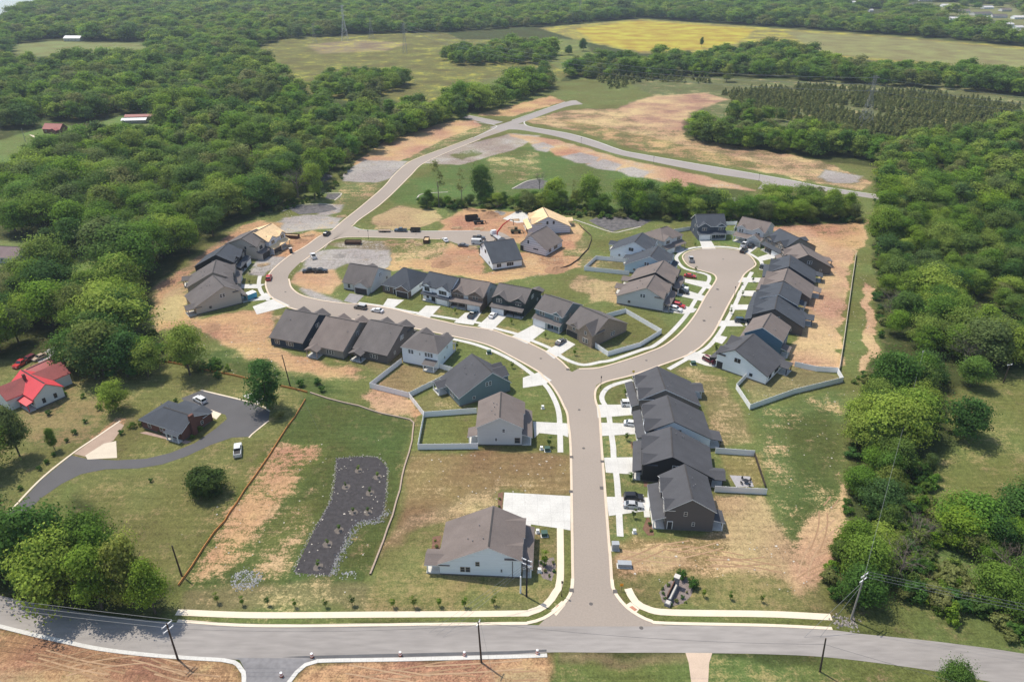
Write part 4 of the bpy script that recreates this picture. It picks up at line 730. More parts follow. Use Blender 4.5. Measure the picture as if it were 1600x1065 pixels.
# ---------------------------------------------------------------- poles, wires, pylons, lamps, signs
PW = mat('pole_wood', (.075,.055,.042), .9, .2, 1.5); PG = mat('pole_grey', (.28,.26,.24), .9, .1); WIRE = mat('wire', (.10,.10,.11), .5, .02); WIREL = mat('wire_light', (.20,.21,.22), .4, .02); STEEL = mat('galvanised_steel', (.24,.25,.26), .5, .1)
BLKM = mat('black_metal', (.02,.02,.022), .4, .05)
TOPS = {}
def pole(key, label, px, h, arm=0, arm_ang=0, m=None, armm=None, lean=(0,0), tx=False):
    x, y = U(*px); o = thing('utility_pole', label, 'utility pole', (x, y, 0)); mb = MB(); mb.tube((0,0,0), (lean[0],lean[1],h), .2, .13, m or PW, 8); mb.build('post', o)
    if arm:
        c, s = math.cos(arm_ang), math.sin(arm_ang)
        for zz in ([h-.35, h-1.6] if arm > 2 else [h-.35]):
            a = MB(); a.prism([(-c*arm/2+s*.07,-s*arm/2-c*.07),(c*arm/2+s*.07,s*arm/2-c*.07),(c*arm/2-s*.07,s*arm/2+c*.07),(-c*arm/2-s*.07,-s*arm/2+c*.07)], 'z', zz-.09, zz+.09, armm or TW); a.build('crossarm', o, (lean[0]*zz/h, lean[1]*zz/h, 0))
            for k in (-.45, 0, .45):
                i_ = MB(); i_.tube((c*arm*k, s*arm*k, zz+.09), (c*arm*k, s*arm*k, zz+.35), .07, .05, TW, 6); i_.build('insulator', o, (lean[0]*zz/h, lean[1]*zz/h, 0))
    if tx: t_ = MB(); t_.tube((.4,.1,h-3.4),(.4,.1,h-2.3),.3,.3,STEEL,10); t_.build('transformer', o)
    TOPS[key] = (x+lean[0], y+lean[1], h, arm, arm_ang); return o
pole('A','utility pole with two white crossarms over the clay bank left of the side road',(278,1029.5),9.6,2.2,1.05)
pole('B','utility pole with a white crossarm by the orange barrels',(752.3,1034.5),10.7,1.7,1.2,lean=(-.4,0))
pole('C','plain dark utility pole on the grass below the main road',(1281.1,1048.5),8.8,0,lean=(-.7,0))
pole('D','leaning dark utility pole by the silt fence above the meadow',(453.5,603),10.8,0,lean=(-.9,0))
pole('E','short dark pole standing in the lawn by the orange silt fence',(283.9,899),8.5,0,lean=(-.2,0))
pole('F','dark utility pole with long white crossarm at the pale blue house corner',(822.7,931.5),10.4,2.3,-.5,m=mat('creosote', (.03,.028,.028), .8, .2),tx=True)
pole('G','grey utility pole with crossarms among the shrubs right of the east lots',(1329.3,967.4),12.3,2.2,.6,m=PG)
pole('H','wooden pole with light crossarm at the shade edge of the right-hand lawn',(1567.5,597.7),6.6,1.8,.3)
x_, y_ = U(1443,548,11); pole('I','pole with a white head rising out of the eastern thicket',PX(x_,y_,0),11,.5,.3,m=PG)
x_, y_ = U(46,203); pole('J','thin pale pole in the clearing left of the red-roofed barn',(40,222),9,0,m=PG)
pole('K','slender white pole beside the wide crossarm pole at the pale blue house',(813.4,925.8),4.6,0,m=VINYL)
def wire(label, a, b, sag=.6, r=.028, m=None, group=None, name='overhead_wire'):
    a, b = np.array(a, float), np.array(b, float); mb = MB(); n = 14; P = [tuple(a+(b-a)*i/n-np.array([0,0,sag*4*(i/n)*(1-i/n)])) for i in range(n+1)]; o0 = P[0]
    P = [tuple(np.array(q_)-np.array(o0)) for q_ in P]
    for i in range(n): mb.tube(P[i], P[i+1], r, r, m or WIRE, 4, False)
    return tag(mb.build(name, None, o0), label, 'wire', group)
def top(k, off=0, dz=0):
    x, y, h, arm, an = TOPS[k]; return (x+math.cos(an)*arm*off, y+math.sin(an)*arm*off, h+dz)
for k, o_ in enumerate((-.45, 0, .45)):
    wire('light power wire along the main road left of the crossarm pole', top('A', o_, 0), (-150, 104+k*1.2, 10.5), .9, .035, WIREL, 'wires west of the double crossarm pole')
    wire('dark power wire crossing the junction from pole to pole', top('A', o_, -.2), top('B', o_, 0), 1.2, .02, WIRE, 'wires between the two poles by the main road')
    wire('light power wire dropping from the grey pole to the lower right corner', top('G', o_, 0), (150, 80+k*1.1, 11), 1.4, .024, WIREL, 'wires from the grey pole to the right edge')
wire('dark wire from the barrel pole to the plain pole', top('B'), top('C', 0, -1.5), 1.3, .022); wire('dark wire from the plain pole to the right edge', top('C', 0, -1.5), (130, 62, 9), 1.2, .022)
wire('thin dark wire from the white crossarm pole down to the south edge', top('B', .4), (2, 60, 10), .8, .02)
wire('long pale wire running up from the grey pole to the white-headed pole', top('G', 0, .2), top('I', 0, 0), 1.5, .03, WIREL)
for k, q_ in enumerate(((-16,98),(-14.5,98.5),(-13.2,99))): wire('pale guy wire anchored in the lawn beside the crossarm pole', top('F', 0, -1-k*.6), (q_[0], q_[1]-k, 0.1), .05, .02, WIREL, 'guy wires of the crossarm pole')
for k in (0, 1): wire('grey guy wire at the foot of the grey pole', top('G', 0, -2-k), (56+k*3, 97, .1), .05, .03, WIREL, 'guy wires of the grey pole')
wire('thin service wire over the lawn to the ivy tree', top('D', 0, -.3), (-52, 163, 1), .3, .02)
def pylon(key, label, px, h, w_=8.5, arms=3, m=None):
    x, y = U(*px); o = thing('transmission_tower', label, 'pylon', (x, y, 0)); m = m or STEEL; r = .095*h/34
    def wd(z): f = z/h; return w_/2*(1-f/.62)+.9*f/.62 if f < .62 else .9
    legs = [(1,1),(1,-1),(-1,-1),(-1,1)]; zs = [0, h*.16, h*.3, h*.42, h*.52, h*.62, h*.72, h*.82, h*.92, h]
    for sx, sy in legs:
        mb = MB()
        for a, b in zip(zs[:-1], zs[1:]): mb.tube((sx*wd(a), sy*wd(a), a), (sx*wd(b), sy*wd(b), b), r, r, m, 4, False)
        mb.build('leg', o)
    br = MB()
    for a, b in zip(zs[:-1], zs[1:]):
        for i in range(4):
            (s1, s2), (s3, s4) = legs[i], legs[(i+1) % 4]
            br.tube((s1*wd(a), s2*wd(a), a), (s3*wd(b), s4*wd(b), b), r*.6, r*.6, m, 3, False); br.tube((s3*wd(a), s4*wd(a), a), (s1*wd(b), s2*wd(b), b), r*.6, r*.6, m, 3, False); br.tube((s1*wd(b), s2*wd(b), b), (s3*wd(b), s4*wd(b), b), r*.5, r*.5, m, 3, False)
    br.build('lattice', o)
    for k in range(arms):
        z = h*(.70+.13*k); a = MB(); L_ = 4.6-k*.6
        for s in (1, -1):
            for sy in (.9, -.9): a.tube((s*.9, sy, z), (s*L_, 0, z+.2), r*.7, r*.7, m, 3, False); a.tube((s*.9, sy, z+1.6), (s*L_, 0, z+.2), r*.7, r*.7, m, 3, False)
        a.build('crossarm', o)
    TOPS[key] = (x, y, h, 0, 0)
pylon('P1','lattice transmission tower standing in the cedar plantation on the right',(1351,196.5),34.5)
pylon('P2','tallest lattice transmission tower at the back of the wildflower field',(539.4,64),44, 9, m=mat('pale_steel', (.5,.52,.54), .5, .05))
pylon('P3','shorter lattice tower left of the tallest one at the field back edge',(492,68),24, 6); pylon('P4','faint lattice tower right of the tallest one against the far wood',(580.5,60),26, 7)
pylon('P5','thin lattice tower in front of the far wood over the low bush',(633,84),34, 5); pylon('P6','lattice tower at the far wood above the yellow field',(906,33),34, 6)
p1, p5 = TOPS['P1'], TOPS['P5']
for k in range(3):
    z = p1[2]*(.70+.13*k)
    wire(('lowest','middle','topmost')[k]+' high voltage line sagging from the plantation tower to the right edge', (p1[0], p1[1], z), (520, 395, 27+k*4.3), 7, .11, WIREL, 'high voltage lines right of the plantation tower', 'power_line')
    wire(('lowest','middle','topmost')[k]+' high voltage line spanning the cedar plantation to the far field tower', (p1[0], p1[1], z), (p5[0], p5[1], p5[2]*(.7+.12*k)), 14, .13, WIREL, 'high voltage lines left of the plantation tower', 'power_line')
def lamp(label, px, group=None):
    x, y = U(*px); o = thing('street_lamp', label, 'street lamp', (x, y, 0), 0, group); a = MB(); a.tube((0,0,0), (0,0,3.6), .07, .05, BLKM, 8); a.tube((0,0,0),(0,0,.4),.13,.1,BLKM,8); a.build('post', o)
    b = MB(); b.tube((0,0,3.6),(0,0,4.1),.14,.2,BLKM,8); b.tube((0,0,4.1),(0,0,4.3),.22,.05,BLKM,8); b.build('lantern', o); return o
for lb, q_ in (('black street lamp on the corner of the fork by the taupe house',(938.5,606.5)),('black street lamp midway along the cul-de-sac east kerb',(1147,463.5)),('street lamp on the long upper road above the bare lots',(1021,255.5)),('street lamp by the road stub on the upper road',(1185.5,283)),('black street lamp at the entry kerb beside the brick pavers',(877.5,931)),('street lamp on the grass at the side street start',(576,373.5)),('street lamp on the upper road near the four-way crossing',(908,224.5))): lamp(lb, q_)
def sgn(name, label, px, h, w_, hh, m, cat='sign', ang=0):
    x, y = U(*px); o = thing(name, label, cat, (x, y, 0), ang); a = MB(); a.tube((0,0,0),(0,0,h), .04,.04, BLKM, 6); a.build('post', o); b = MB(); b.box(-w_/2,w_/2,-.08,-.045,h-hh,h,m); b.build('sign_board', o); return o
sgn('warning_sign','small orange diamond sign at the kerb corner right of the entry',(970.5,922),2.0,.7,.7,mat('sign_orange',(.75,.3,.03),.6,.05)); sgn('street_sign','yellow sign on a post behind the taupe house at the fork',(989,590),2.6,.7,.6,mat('sign_yellow',(.8,.6,.03),.6,.05))
# entrance wall
mx_, my_ = U(1050,928); o = thing('entrance_wall','low stone entrance wall with tall white-capped pillar in a planting bed','monument sign',(mx_, my_, 0), math.atan2(U(1062,905)[1]-U(1050,930)[1], U(1062,905)[0]-U(1050,930)[0]))
STN = mat('grey_stone', (.20,.20,.21), .9, .25, 2, fine=8); CAP = mat('cast_cap', (.52,.50,.46), .7, .05)
mb = MB(); mb.box(1.9,2.9,-.5,.5,0,2.8,STN); mb.build('pillar', o); mb = MB(); mb.box(1.82,2.98,-.58,.58,2.8,2.95,CAP); mb.build('cap', o)
mb = MB(); mb.box(-2.48,1.88,-.5,.1,0,1.2,STN); mb.build('wall', o); mb = MB(); mb.box(-2.45,1.88,-.38,-.02,1.2,1.3,CAP); mb.build('coping', o)
mb = MB(); mb.box(-3.6,-2.5,-.75,.45,0,.75,STN); mb.box(-3.5,-2.6,-.55,.25,.752,.84,CAP); mb.build('end_block', o); mb = MB(); mb.box(-2.3,1.88,.25,.42,.2,2.0,mat('brown_board', (.14,.075,.05), .7, .1)); mb.build('sign_board', o)
sheet([(1030,925),(1040,912),(1058,900),(1075,903),(1084,915),(1080,930),(1068,942),(1052,946),(1035,940)], .02, mat('purple_mulch', (.20,.165,.155), .95, .3, 1.5, world=True, fine=6), 'planting_bed')
sheet([(841,875),(865,870),(869,885),(862,907),(848,903),(842,890)], .02, mat('purple_mulch', (.20,.165,.155), .95, .3, 1.5, world=True, fine=6), 'planting_bed')
for q_ in ([(1004,826),(1012,804),(1020,822),(1022,836),(1012,836)],[(1005,744),(1011,742),(1012,760),(1006,760)],[(985,690),(1000,690),(1002,700),(987,700)],[(676,838),(690,836),(686,862),(674,862)],[(778,770),(787,768),(784,800),(778,800)]): sheet(q_, .02, mat('red_mulch', (.16,.09,.06), .95, .3, 1.5, world=True, fine=6), 'planting_bed')
IRON = mat('cast_iron', (.11,.10,.095), .8, .15, 2, world=True)
for q_ in ((912,700),(923.5,943),(1002,980.5),(905,640),(700,520),(845,560),(1010,563),(1110,480),(446,456),(560,492),(1130,405),(560,362),(650,366)):
    gx_, gy_ = U(*q_); sheet([(gx_+math.cos(i*.785)*.42, gy_+math.sin(i*.785)*.42) for i in range(8)], .046, IRON, 'manhole_cover', px=False)
for q_ in ((893,714),(940,762),(892,768),(893,922),(961,924),(887,577),(941,721),(1121,452),(1100,501),(1160,445)):
    gx_, gy_ = U(*q_); sheet([(gx_-.45,gy_-.5),(gx_+.45,gy_-.5),(gx_+.45,gy_+.5),(gx_-.45,gy_+.5)], .125, IRON, 'drain_grate', px=False)
BRP = mat('brick_paver', (.42,.20,.13), .9, .15, 2, world=True)
sheet([(864,954),(872,944),(876,948),(868,957)], .058, BRP, 'tactile_paving'); sheet([(983,948),(988,946),(996,952),(991,955)], .058, BRP, 'tactile_paving')
sheet([(861,953),(878,938),(884,944),(869,962)], .054, walkm, 'kerb_ramp'); sheet([(977,945),(985,940),(999,951),(993,958)], .054, walkm, 'kerb_ramp')
def boxes(name, label, cat, px, sz, m, rz=0, lid=None, group=None):
    x, y = U(*px); o = thing(name, label, cat, (x, y, 0), rz, group); w_, d_, h_ = sz; a = MB(); a.box(-w_/2,w_/2,-d_/2,d_/2,.08,h_,m); a.build('body', o); b = MB(); b.box(-w_/2-.06,w_/2+.06,-d_/2-.06,d_/2+.06,h_,h_+.08,lid or m); b.build('lid', o)
    c = MB(); c.box(-w_/2-.2,w_/2+.2,-d_/2-.2,d_/2+.2,0,.08,conc); c.build('base', o); return o
GRB = mat('utility_green', (.05,.10,.08), .6, .1); GYB = mat('utility_grey', (.33,.35,.37), .5, .08)
boxes('mailbox_cluster','grey mailbox cabinet at the kerb below the charcoal two-storey house','mailbox',(961,857),(1.5,1.1,1.7),GYB,0)
boxes('utility_cabinet','long low blue-grey utility cabinet beside the entry road','utility box',(975.5,884),(2.8,1.2,1.0),GYB,-.05)
for lb, q_ in (('green transformer box on the lawn of the pale blue house',(850.5,836)),('green transformer box on the lawn beside the light grey two-storey house',(855,703.5)),('green transformer box on the lawn right of the fork street',(1083,569)),('green transformer box near the teal-grey house walk',(764,552))): boxes('transformer_box', lb, 'utility box', q_, (1.3,1.1,1.0), GRB, .1)
for lb, q_ in (('white utility pedestal on the pale blue house lawn',(840,832)),('white pedestal by the sidewalk of the light grey two-storey house',(846,702)),('white pedestal on the lawn of the teal-grey house',(848,638)),('white pedestal in front of the charcoal house lawn',(991,832)),('white pedestal in the mulch of the planting bed by the pale blue house',(843,893))): boxes('pedestal', lb, 'utility box', q_, (.6,.5,.9), VINYL)
ORGP = mat('barrel_orange', (.70,.16,.04), .6, .05)
for k, (lb, q_) in enumerate((('orange traffic barrel at the corner of the side road',(487.6,1026)),('orange traffic barrel midway between the side road and the crossarm pole',(625.6,1023.5)),('orange traffic barrel just left of the crossarm pole',(725.6,1023.5)),('orange traffic barrel at the end of the white kerb',(839.4,1020.5)),('orange cone-like barrel in the mouth of the side road',(440,1056)))):
    x, y = U(*q_); o = thing('traffic_barrel', lb, 'traffic barrel', (x, y, 0)); a = MB()
    for i in range(4): a.tube((0,0,.08+i*.24),(0,0,.08+i*.24+.23),.30-.02*i,.285-.02*i, ORGP if i % 2 == 0 else VINYL, 12)
    a.build('drum', o); b = MB(); b.tube((0,0,0),(0,0,.08),.4,.38,BLKM,12); b.build('base', o)
# ---------------------------------------------------------------- vehicles
CG = mat('car_glass', (.02,.025,.03), .06, .1, spec=.7); TY = mat('tyre', (.02,.02,.02), .9, .1); RIM = mat('rim', (.4,.4,.42), .35, .05, metal=.6); RLT = mat('tail_light', (.35,.01,.01), .3, .05); HLT = mat('head_light', (.7,.72,.75), .15, .02); PLB = mat('car_plastic', (.03,.03,.03), .6, .05)
def paint(n, c): return mat('paint_'+n, c, .28, .03, spec=.6)
PWH, PBK, PSL, PGY, PRD, PMR, PBL, PBR = paint('white', (.72,.73,.74)), paint('black', (.02,.02,.023)), paint('silver', (.42,.43,.44)), paint('grey', (.11,.115,.125)), paint('red', (.45,.03,.03)), paint('maroon', (.13,.02,.03)), paint('blue', (.04,.075,.11)), paint('brown', (.14,.12,.10))
PROF = { # lower hull stations (x, z top), cabin (x0 base, x0 top, x1 top, x1 base, z roof), length, width
 'sedan': ([(-2.35,.62),(-2.25,.86),(-1.5,.95),(1.0,.93),(2.1,.74),(2.35,.55)], (-1.75,-1.05,.35,1.05,1.43), 1.82),
 'suv': ([(-2.4,.7),(-2.35,1.02),(-1.5,1.05),(1.05,1.03),(2.2,.92),(2.4,.6)], (-2.28,-2.0,.35,1.05,1.76), 1.92),
 'pickup': ([(-2.85,.75),(-2.83,1.12),(-1.0,1.12),(1.25,1.1),(2.7,1.02),(2.85,.65)], (-.95,-.8,.55,1.25,1.85), 1.98),
 'van': ([(-2.8,.7),(-2.78,1.15),(-1.0,1.18),(1.6,1.12),(2.6,.95),(2.8,.6)], (-2.76,-2.66,1.5,2.2,2.35), 2.0)}
def car(name, label, cat, px, head, ty, pm, roof=None, group=None):
    "head = photo point the nose points at"
    x, y = U(*px); hx, hy = U(*head); rz = math.atan2(hy-y, hx-x); o = thing(name, label, cat, (x, y, .055), rz, group); st, cb, W_ = PROF[ty]; w = W_/2
    B = MB(); ring = []
    for i, (sx, zt) in enumerate(st):
        ww = w*(.90 if i in (0, len(st)-1) else 1.0); ring.append([(sx,-ww,.28),(sx,-ww*1.0,zt*.72),(sx,-ww*.93,zt),(sx,ww*.93,zt),(sx,ww,zt*.72),(sx,ww,.28)])
    vs = [v for r_ in ring for v in r_]; n = len(ring); fs = [(i*6+k, i*6+(k+1) % 6, (i+1)*6+(k+1) % 6, (i+1)*6+k) for i in range(n-1) for k in range(6)]+[(0,1,2,3,4,5)[::-1], tuple((n-1)*6+k for k in range(6))]
    B.add(vs, [f[::-1] for f in fs], pm)
    a0, a1, b1, b0, zr = cb; zb = st[2][1]-.03; tw = w*.74; bw = w*.92
    if ty == 'pickup':
        for s in (-1, 1): B.box(-2.8,-1.0,*sorted((s*w*.93,s*w*.84)),1.1,1.28,pm)
        B.box(-2.84,-2.74,-w*.9,w*.9,1.1,1.28,pm)
    B.build('body', o)
    if ty == 'pickup': bd = MB(); bd.box(-2.72,-1.0,-w*.83,w*.83,1.121,1.16,PLB); bd.build('cargo_bed', o)
    G = MB(); zt = zr-.08; G.add([(a0,-bw,zb),(b0,-bw,zb),(b0,bw,zb),(a0,bw,zb),(a1,-tw,zt),(b1,-tw,zt),(b1,tw,zt),(a1,tw,zt)], [(3,2,1,0),(4,5,6,7),(0,1,5,4),(1,2,6,5),(2,3,7,6),(3,0,4,7)], CG); G.build('windows', o)
    Rr = MB(); e = .04; Rr.add([(a1-e,-tw-e,zt),(b1+e,-tw-e,zt),(b1+e,tw+e,zt),(a1-e,tw+e,zt),(a1+.1,-tw+.08,zr),(b1-.1,-tw+.08,zr),(b1-.1,tw-.08,zr),(a1+.1,tw-.08,zr)], [(3,2,1,0),(4,5,6,7),(0,1,5,4),(1,2,6,5),(2,3,7,6),(3,0,4,7)], roof or pm)
    for s in (-1, 1):
        for t_ in (0, .5, 1):
            xb, xt = a0+(b0-a0)*t_, a1+(b1-a1)*t_; Rr.tube((xb, s*bw*1.0, zb), (xt, s*tw*1.02, zt), .05, .05, pm, 4)
    if ty == 'van': Rr.box(-2.74,1.0,-w*.90,-w*.80,zb,zt,pm); Rr.box(-2.74,1.0,w*.80,w*.90,zb,zt,pm)
    Rr.build('roof', o)
    wb_ = st[-1][0]*.62; r = .34 if ty == 'sedan' else .39
    for sx in (-wb_, wb_):
        for s in (-1, 1):
            t_ = MB(); t_.tube((sx, s*(w-.2), r), (sx, s*(w+.02), r), r, r, TY, 14); wo = t_.build('wheel', o); k = MB(); k.tube((sx, s*(w+.01), r), (sx, s*(w+.035), r), r*.6, r*.55, RIM, 10); k.build('rim', wo)
    for s in (-1, 1):
        k = MB(); k.box(st[-1][0]-.12, st[-1][0]+.015, *sorted((s*w*.5, s*w*.86)), .58, .72, HLT); k.build('headlight', o); k = MB(); k.box(st[0][0]-.015, st[0][0]+.1, *sorted((s*w*.6, s*w*.87)), .62, .82, RLT); k.build('tail_light', o)
    return o
for a in (
 ('parked_car','white sport utility car on the taupe corner house driveway','car',(983,633),(1003,633),'suv',PWH),
 ('parked_car','white sedan on the driveway of the white-sided row house','car',(987.5,664),(1003,666),'sedan',PWH),
 ('parked_car','black car parked beside a silver one on the charcoal house driveway','car',(989.7,779.5),(1010,780),'suv',PBK),
 ('parked_car','silver sedan parked beside a black car on the charcoal house driveway','car',(989.2,791.5),(1010,793),'sedan',PSL),
 ('parked_car','dark maroon car on the driveway of the large white gable house','car',(1108.4,565.2),(1120,571),'suv',PMR),
 ('parked_car','dark blue pickup on the drive of the brown stone-fronted house','pickup',(738.7,493.5),(750,482),'pickup',PBL),
 ('parked_car','white sedan on the driveway of the dark green-black house','car',(770.6,494.2),(782,484),'sedan',PWH),
 ('parked_car','dark grey car on the brick corner house driveway','car',(876,536),(890,527),'sedan',PGY),
 ('parked_car','brown car with pale roof parked on the loop street','car',(563.5,482),(540,478.5),'suv',PBR,PSL),
 ('parked_car','white sedan parked on the loop street behind the brown car','car',(589.8,487),(565,482.5),'sedan',PWH),
 ('parked_car','red car parked at the kerb on the western curve','car',(420.4,436),(424,426),'suv',PRD),
 ('parked_van','white pickup with equipment at the kerb of the bare inner lots','pickup',(489.9,402),(484,392),'pickup',PWH),
 ('parked_car','left of two black pickups on the gravel lot','pickup',(484,425),(470,426),'pickup',PBK),
 ('parked_car','right of two black pickups on the gravel lot','pickup',(501,425.5),(520,425),'pickup',PBK),
 ('parked_car','black car stopped where the side street leaves the loop','car',(511.2,367),(520,360),'suv',PBK),
 ('parked_car','dark blue pickup parked on the side street between two trailers','pickup',(626,361.5),(600,361),'pickup',PBL),
 ('parked_car','white sedan at the kerb above the debris on the side street','car',(696,376.5),(690,370),'sedan',PWH),
 ('parked_car','grey sedan at the end of the side street','car',(724,385),(750,386.5),'sedan',PGY),
 ('parked_car','dark grey pickup in the side street turning area','pickup',(748.5,373.5),(780,374),'pickup',PGY),
 ('parked_van','white van in front of the lone white house','van',(746.5,381),(780,382),'van',PWH),
 ('parked_car','silver pickup parked inside the cul-de-sac circle','pickup',(1079.6,407),(1077.5,398),'pickup',PSL),
 ('parked_car','bright red car beside the grass on the cul-de-sac west side','car',(1078,433),(1095,435),'sedan',PRD),
 ('parked_car','white pickup on the driveway beside a dark pickup','pickup',(1064,452),(1085,455),'pickup',PWH),
 ('parked_car','dark pickup on the driveway beside a white pickup','pickup',(1064.5,457.5),(1085,461),'pickup',PBK),
 ('parked_car','red car beside the white one on the driveway nearest the fork','car',(1060.5,479.5),(1080,484),'suv',PRD),
 ('parked_car','white car beside the red one on the driveway nearest the fork','car',(1055.6,485),(1075,490),'suv',PWH),
 ('parked_car','blue car on the driveway of the charcoal house with slate roof','car',(1158.2,503),(1175,504),'suv',PBL),
 ('parked_car','white pickup on the apron at the top of the cul-de-sac','pickup',(1163,384),(1172,377),'pickup',PWH),
 ('parked_car','black car between the white pickup and the grey garage wing','car',(1173.5,386),(1182,379),'suv',PBK),
 ('parked_car','black pickup with its nose at the circle kerb','pickup',(1162,393),(1170,386),'pickup',PBK),
 ('parked_car','dark car beside the walk of the slate-roofed house at the circle','car',(1195.8,420),(1210,422),'suv',PGY),
 ('parked_car','white sport utility car on the black driveway of the brick house','car',(313,627),(300,620),'suv',PWH),
 ('parked_car','white pickup standing on the lawn beside the black driveway','pickup',(372,706),(372.8,690),'pickup',PWH),
 ('parked_truck','bright red pickup behind the red-roofed farmhouse','pickup',(34,570),(20,579),'pickup',PRD),
 ('parked_car','dark red car beside the bright red pickup','car',(45,564),(30,572),'suv',PMR),
 ('parked_car','pale tan car on the gravel behind the farmhouse annex','car',(63,560),(50,566),'sedan',paint('tan', (.4,.3,.22)))): car(*a)
# trailers, skips, site machines
RUST = mat('rusty_steel', (.10,.055,.040), .85, .25, .8)
def skip(label, px, head, L_=6.5, W_=2.4, h_=1.6, m=None, load=None):
    x, y = U(*px); hx, hy = U(*head); o = thing('dumpster', label, 'dumpster', (x, y, .04), math.atan2(hy-y, hx-x)); m = m or RUST; a = MB(); X, Y = L_/2, W_/2
    a.box(-X,X,-Y,Y,.15,.3,m)
    for s in (-1,1): a.box(-X,X,*sorted((s*Y,s*(Y-.08))),.3,h_,m)
    for s in (-1,1): a.box(*sorted((s*X,s*(X-.08))),-Y+.08,Y-.08,.3,h_,m)
    a.build('container', o); r = MB()
    for i in range(int(L_/.8)+1):
        for s in (-1,1): r.box(-X+i*.8-.04,-X+i*.8+.04,*sorted((s*(Y+.002),s*(Y+.08))),.3,h_,m)
    r.build('side_ribs', o)
    l = MB(); l.box(-X+.1,X-.1,-Y+.1,Y-.1,.31,h_*.7,load or mat('skip_load', (.14,.09,.06), .95, .4, 1.5)); l.build('load', o)
    for s in (-1,1): k = MB(); k.tube((s*X*.8,-Y*.8,0.02),(s*X*.8,Y*.8,0.02),.16,.16,BLKM,8); k.build('roller', o)
WDL = mat('scrap_wood', (.55,.40,.24), .9, .3, 1.5)
skip('long brown dumpster on the gravel lot below the side street',(552,381),(580,381),7,2.4,1.5); skip('small dumpster heaped with scrap wood at the side street kerb',(666.5,378),(669,370),4.6,2.3,1.7,load=WDL)
skip('rusty dumpster beside the plywood-roofed house on the western curve',(455.6,371.5),(480,373),7,2.4,1.6,load=WDL); skip('dark dumpster on the clay mound near the crane truck',(737,344),(760,342),6,2.6,2.4,m=mat('dark_steel', (.035,.03,.03), .8, .2))
def trailer(label, px, head, m, L_=5.5, h_=.9):
    x, y = U(*px); hx, hy = U(*head); o = thing('trailer', label, 'trailer', (x, y, .03), math.atan2(hy-y, hx-x)); a = MB(); a.box(-L_/2,L_/2,-1.05,1.05,.55,.68,m); a.tube((L_/2,0,.6),(L_/2+1.3,0,.5),.06,.06,BLKM,6); a.build('deck', o); b = MB()
    for s in (-1,1): b.box(-L_/2,L_/2,*sorted((s*1.05,s*1.0)),.682,h_,m)
    b.build('side_rails', o)
    for sx in (-.5,.4):
        for s in (-1,1): t_ = MB(); t_.tube((sx,s*1.08,.35),(sx,s*1.28,.35),.35,.35,TY,12); t_.build('wheel', o)
trailer('flat trailer with tan deck parked first on the side street',(600.6,362),(620,362),mat('trailer_tan', (.35,.27,.2), .8, .15)); trailer('black trailer parked in front of the dark blue pickup',(649,361.8),(670,362),PBK,4.6,1.7)
# crane truck
x, y = U(776,372); hx, hy = U(764,363); o = thing('crane_truck','white flatbed truck with raised red loader crane at the unfinished houses','crane truck',(x,y,0),math.atan2(hy-y,hx-x))
a = MB(); a.box(-4.6,1.8,-1.2,1.2,.9,1.1,PSL); a.build('flatbed', o); a = MB(); a.box(2.4,4.6,-1.2,1.2,.7,2.0,PWH); a.box(2.5,4.0,-1.1,1.1,2.002,2.75,PWH); a.build('cab', o); a = MB(); a.box(3.9,4.08,-1.0,1.0,1.95,2.6,CG); a.build('windscreen', o)
for sx in (-3.6,-2.5,3.4):
    for s in (-1,1): k = MB(); k.tube((sx,s*.9,.5),(sx,s*1.25,.5),.5,.5,TY,14); k.build('wheel', o)
for s in (-1,1): k = MB(); k.box(-3.2,-2.9,*sorted((s*1.2,s*2.4)),.5,.7,PLB); k.box(-3.2,-2.9,*sorted((s*2.3,s*2.5)),0,.5,PLB); k.build('outrigger', o)
CR = paint('crane_red', (.50,.05,.03)); ci = o.matrix_world.copy(); ca = -o.rotation_euler.z
def loc_(wx, wy, wz): dx, dy = wx-x, wy-y; return (dx*math.cos(ca)-dy*math.sin(ca), dx*math.sin(ca)+dy*math.cos(ca), wz)
base = loc_(*U(777,370.5), 2.4); b0x, b0y = U(777,370.5); k1 = loc_(b0x+2.6, b0y+1.5, 5.4); k2 = loc_(b0x+5.8, b0y+2.2, 7.6); k3 = loc_(b0x+7.2, b0y+2.4, 7.2); k4 = loc_(b0x+7.4, b0y+2.4, 4.6)
a = MB(); a.tube((base[0],base[1],1.1), base, .35,.3,CR,8); a.build('crane_column', o); a = MB(); a.tube(base, k1, .38,.32,CR,6); a.tube(k1, k2, .30,.26,CR,6); a.build('boom', o); a = MB(); a.tube(k2, k3, .2,.16,PLB,6); a.tube(k3, k4, .12,.1,PLB,6); a.build('jib', o)
def machine(label, px, rz, m):
    x, y = U(*px); o = thing('telehandler', label, 'site machine', (x, y, 0), rz); a = MB(); a.box(-2.4,2.2,-.75,.75,.7,1.5,m); a.build('chassis', o); a = MB(); a.box(-.6,.8,.1,1.0,1.502,2.5,CG); a.box(-.65,.85,.05,1.05,2.502,2.6,m); a.build('cab', o)
    for sx in (-1.6,1.5):
        for s in (-1,1): k = MB(); k.tube((sx,s*.75,.6),(sx,s*1.2,.6),.6,.6,TY,14); k.build('wheel', o)
    a = MB(); a.tube((-2.2,-.4,1.9),(3.2,-.4,1.2),.2,.16,m,6); a.build('boom', o); a = MB(); a.box(3.2,3.3,-.9,.9,.3,1.2,BLKM); a.box(3.3,4.4,-.6,-.45,.3,.38,BLKM); a.box(3.3,4.4,.45,.6,.3,.38,BLKM); a.build('fork', o)
machine('olive telehandler beside the lumber pile at the unfinished houses',(806,364),.1,mat('machine_olive', (.10,.095,.05), .6, .1)); machine('dark loader with white hood on the clay mound',(748,349.5),.2,mat('machine_dark', (.05,.05,.05), .6, .1))
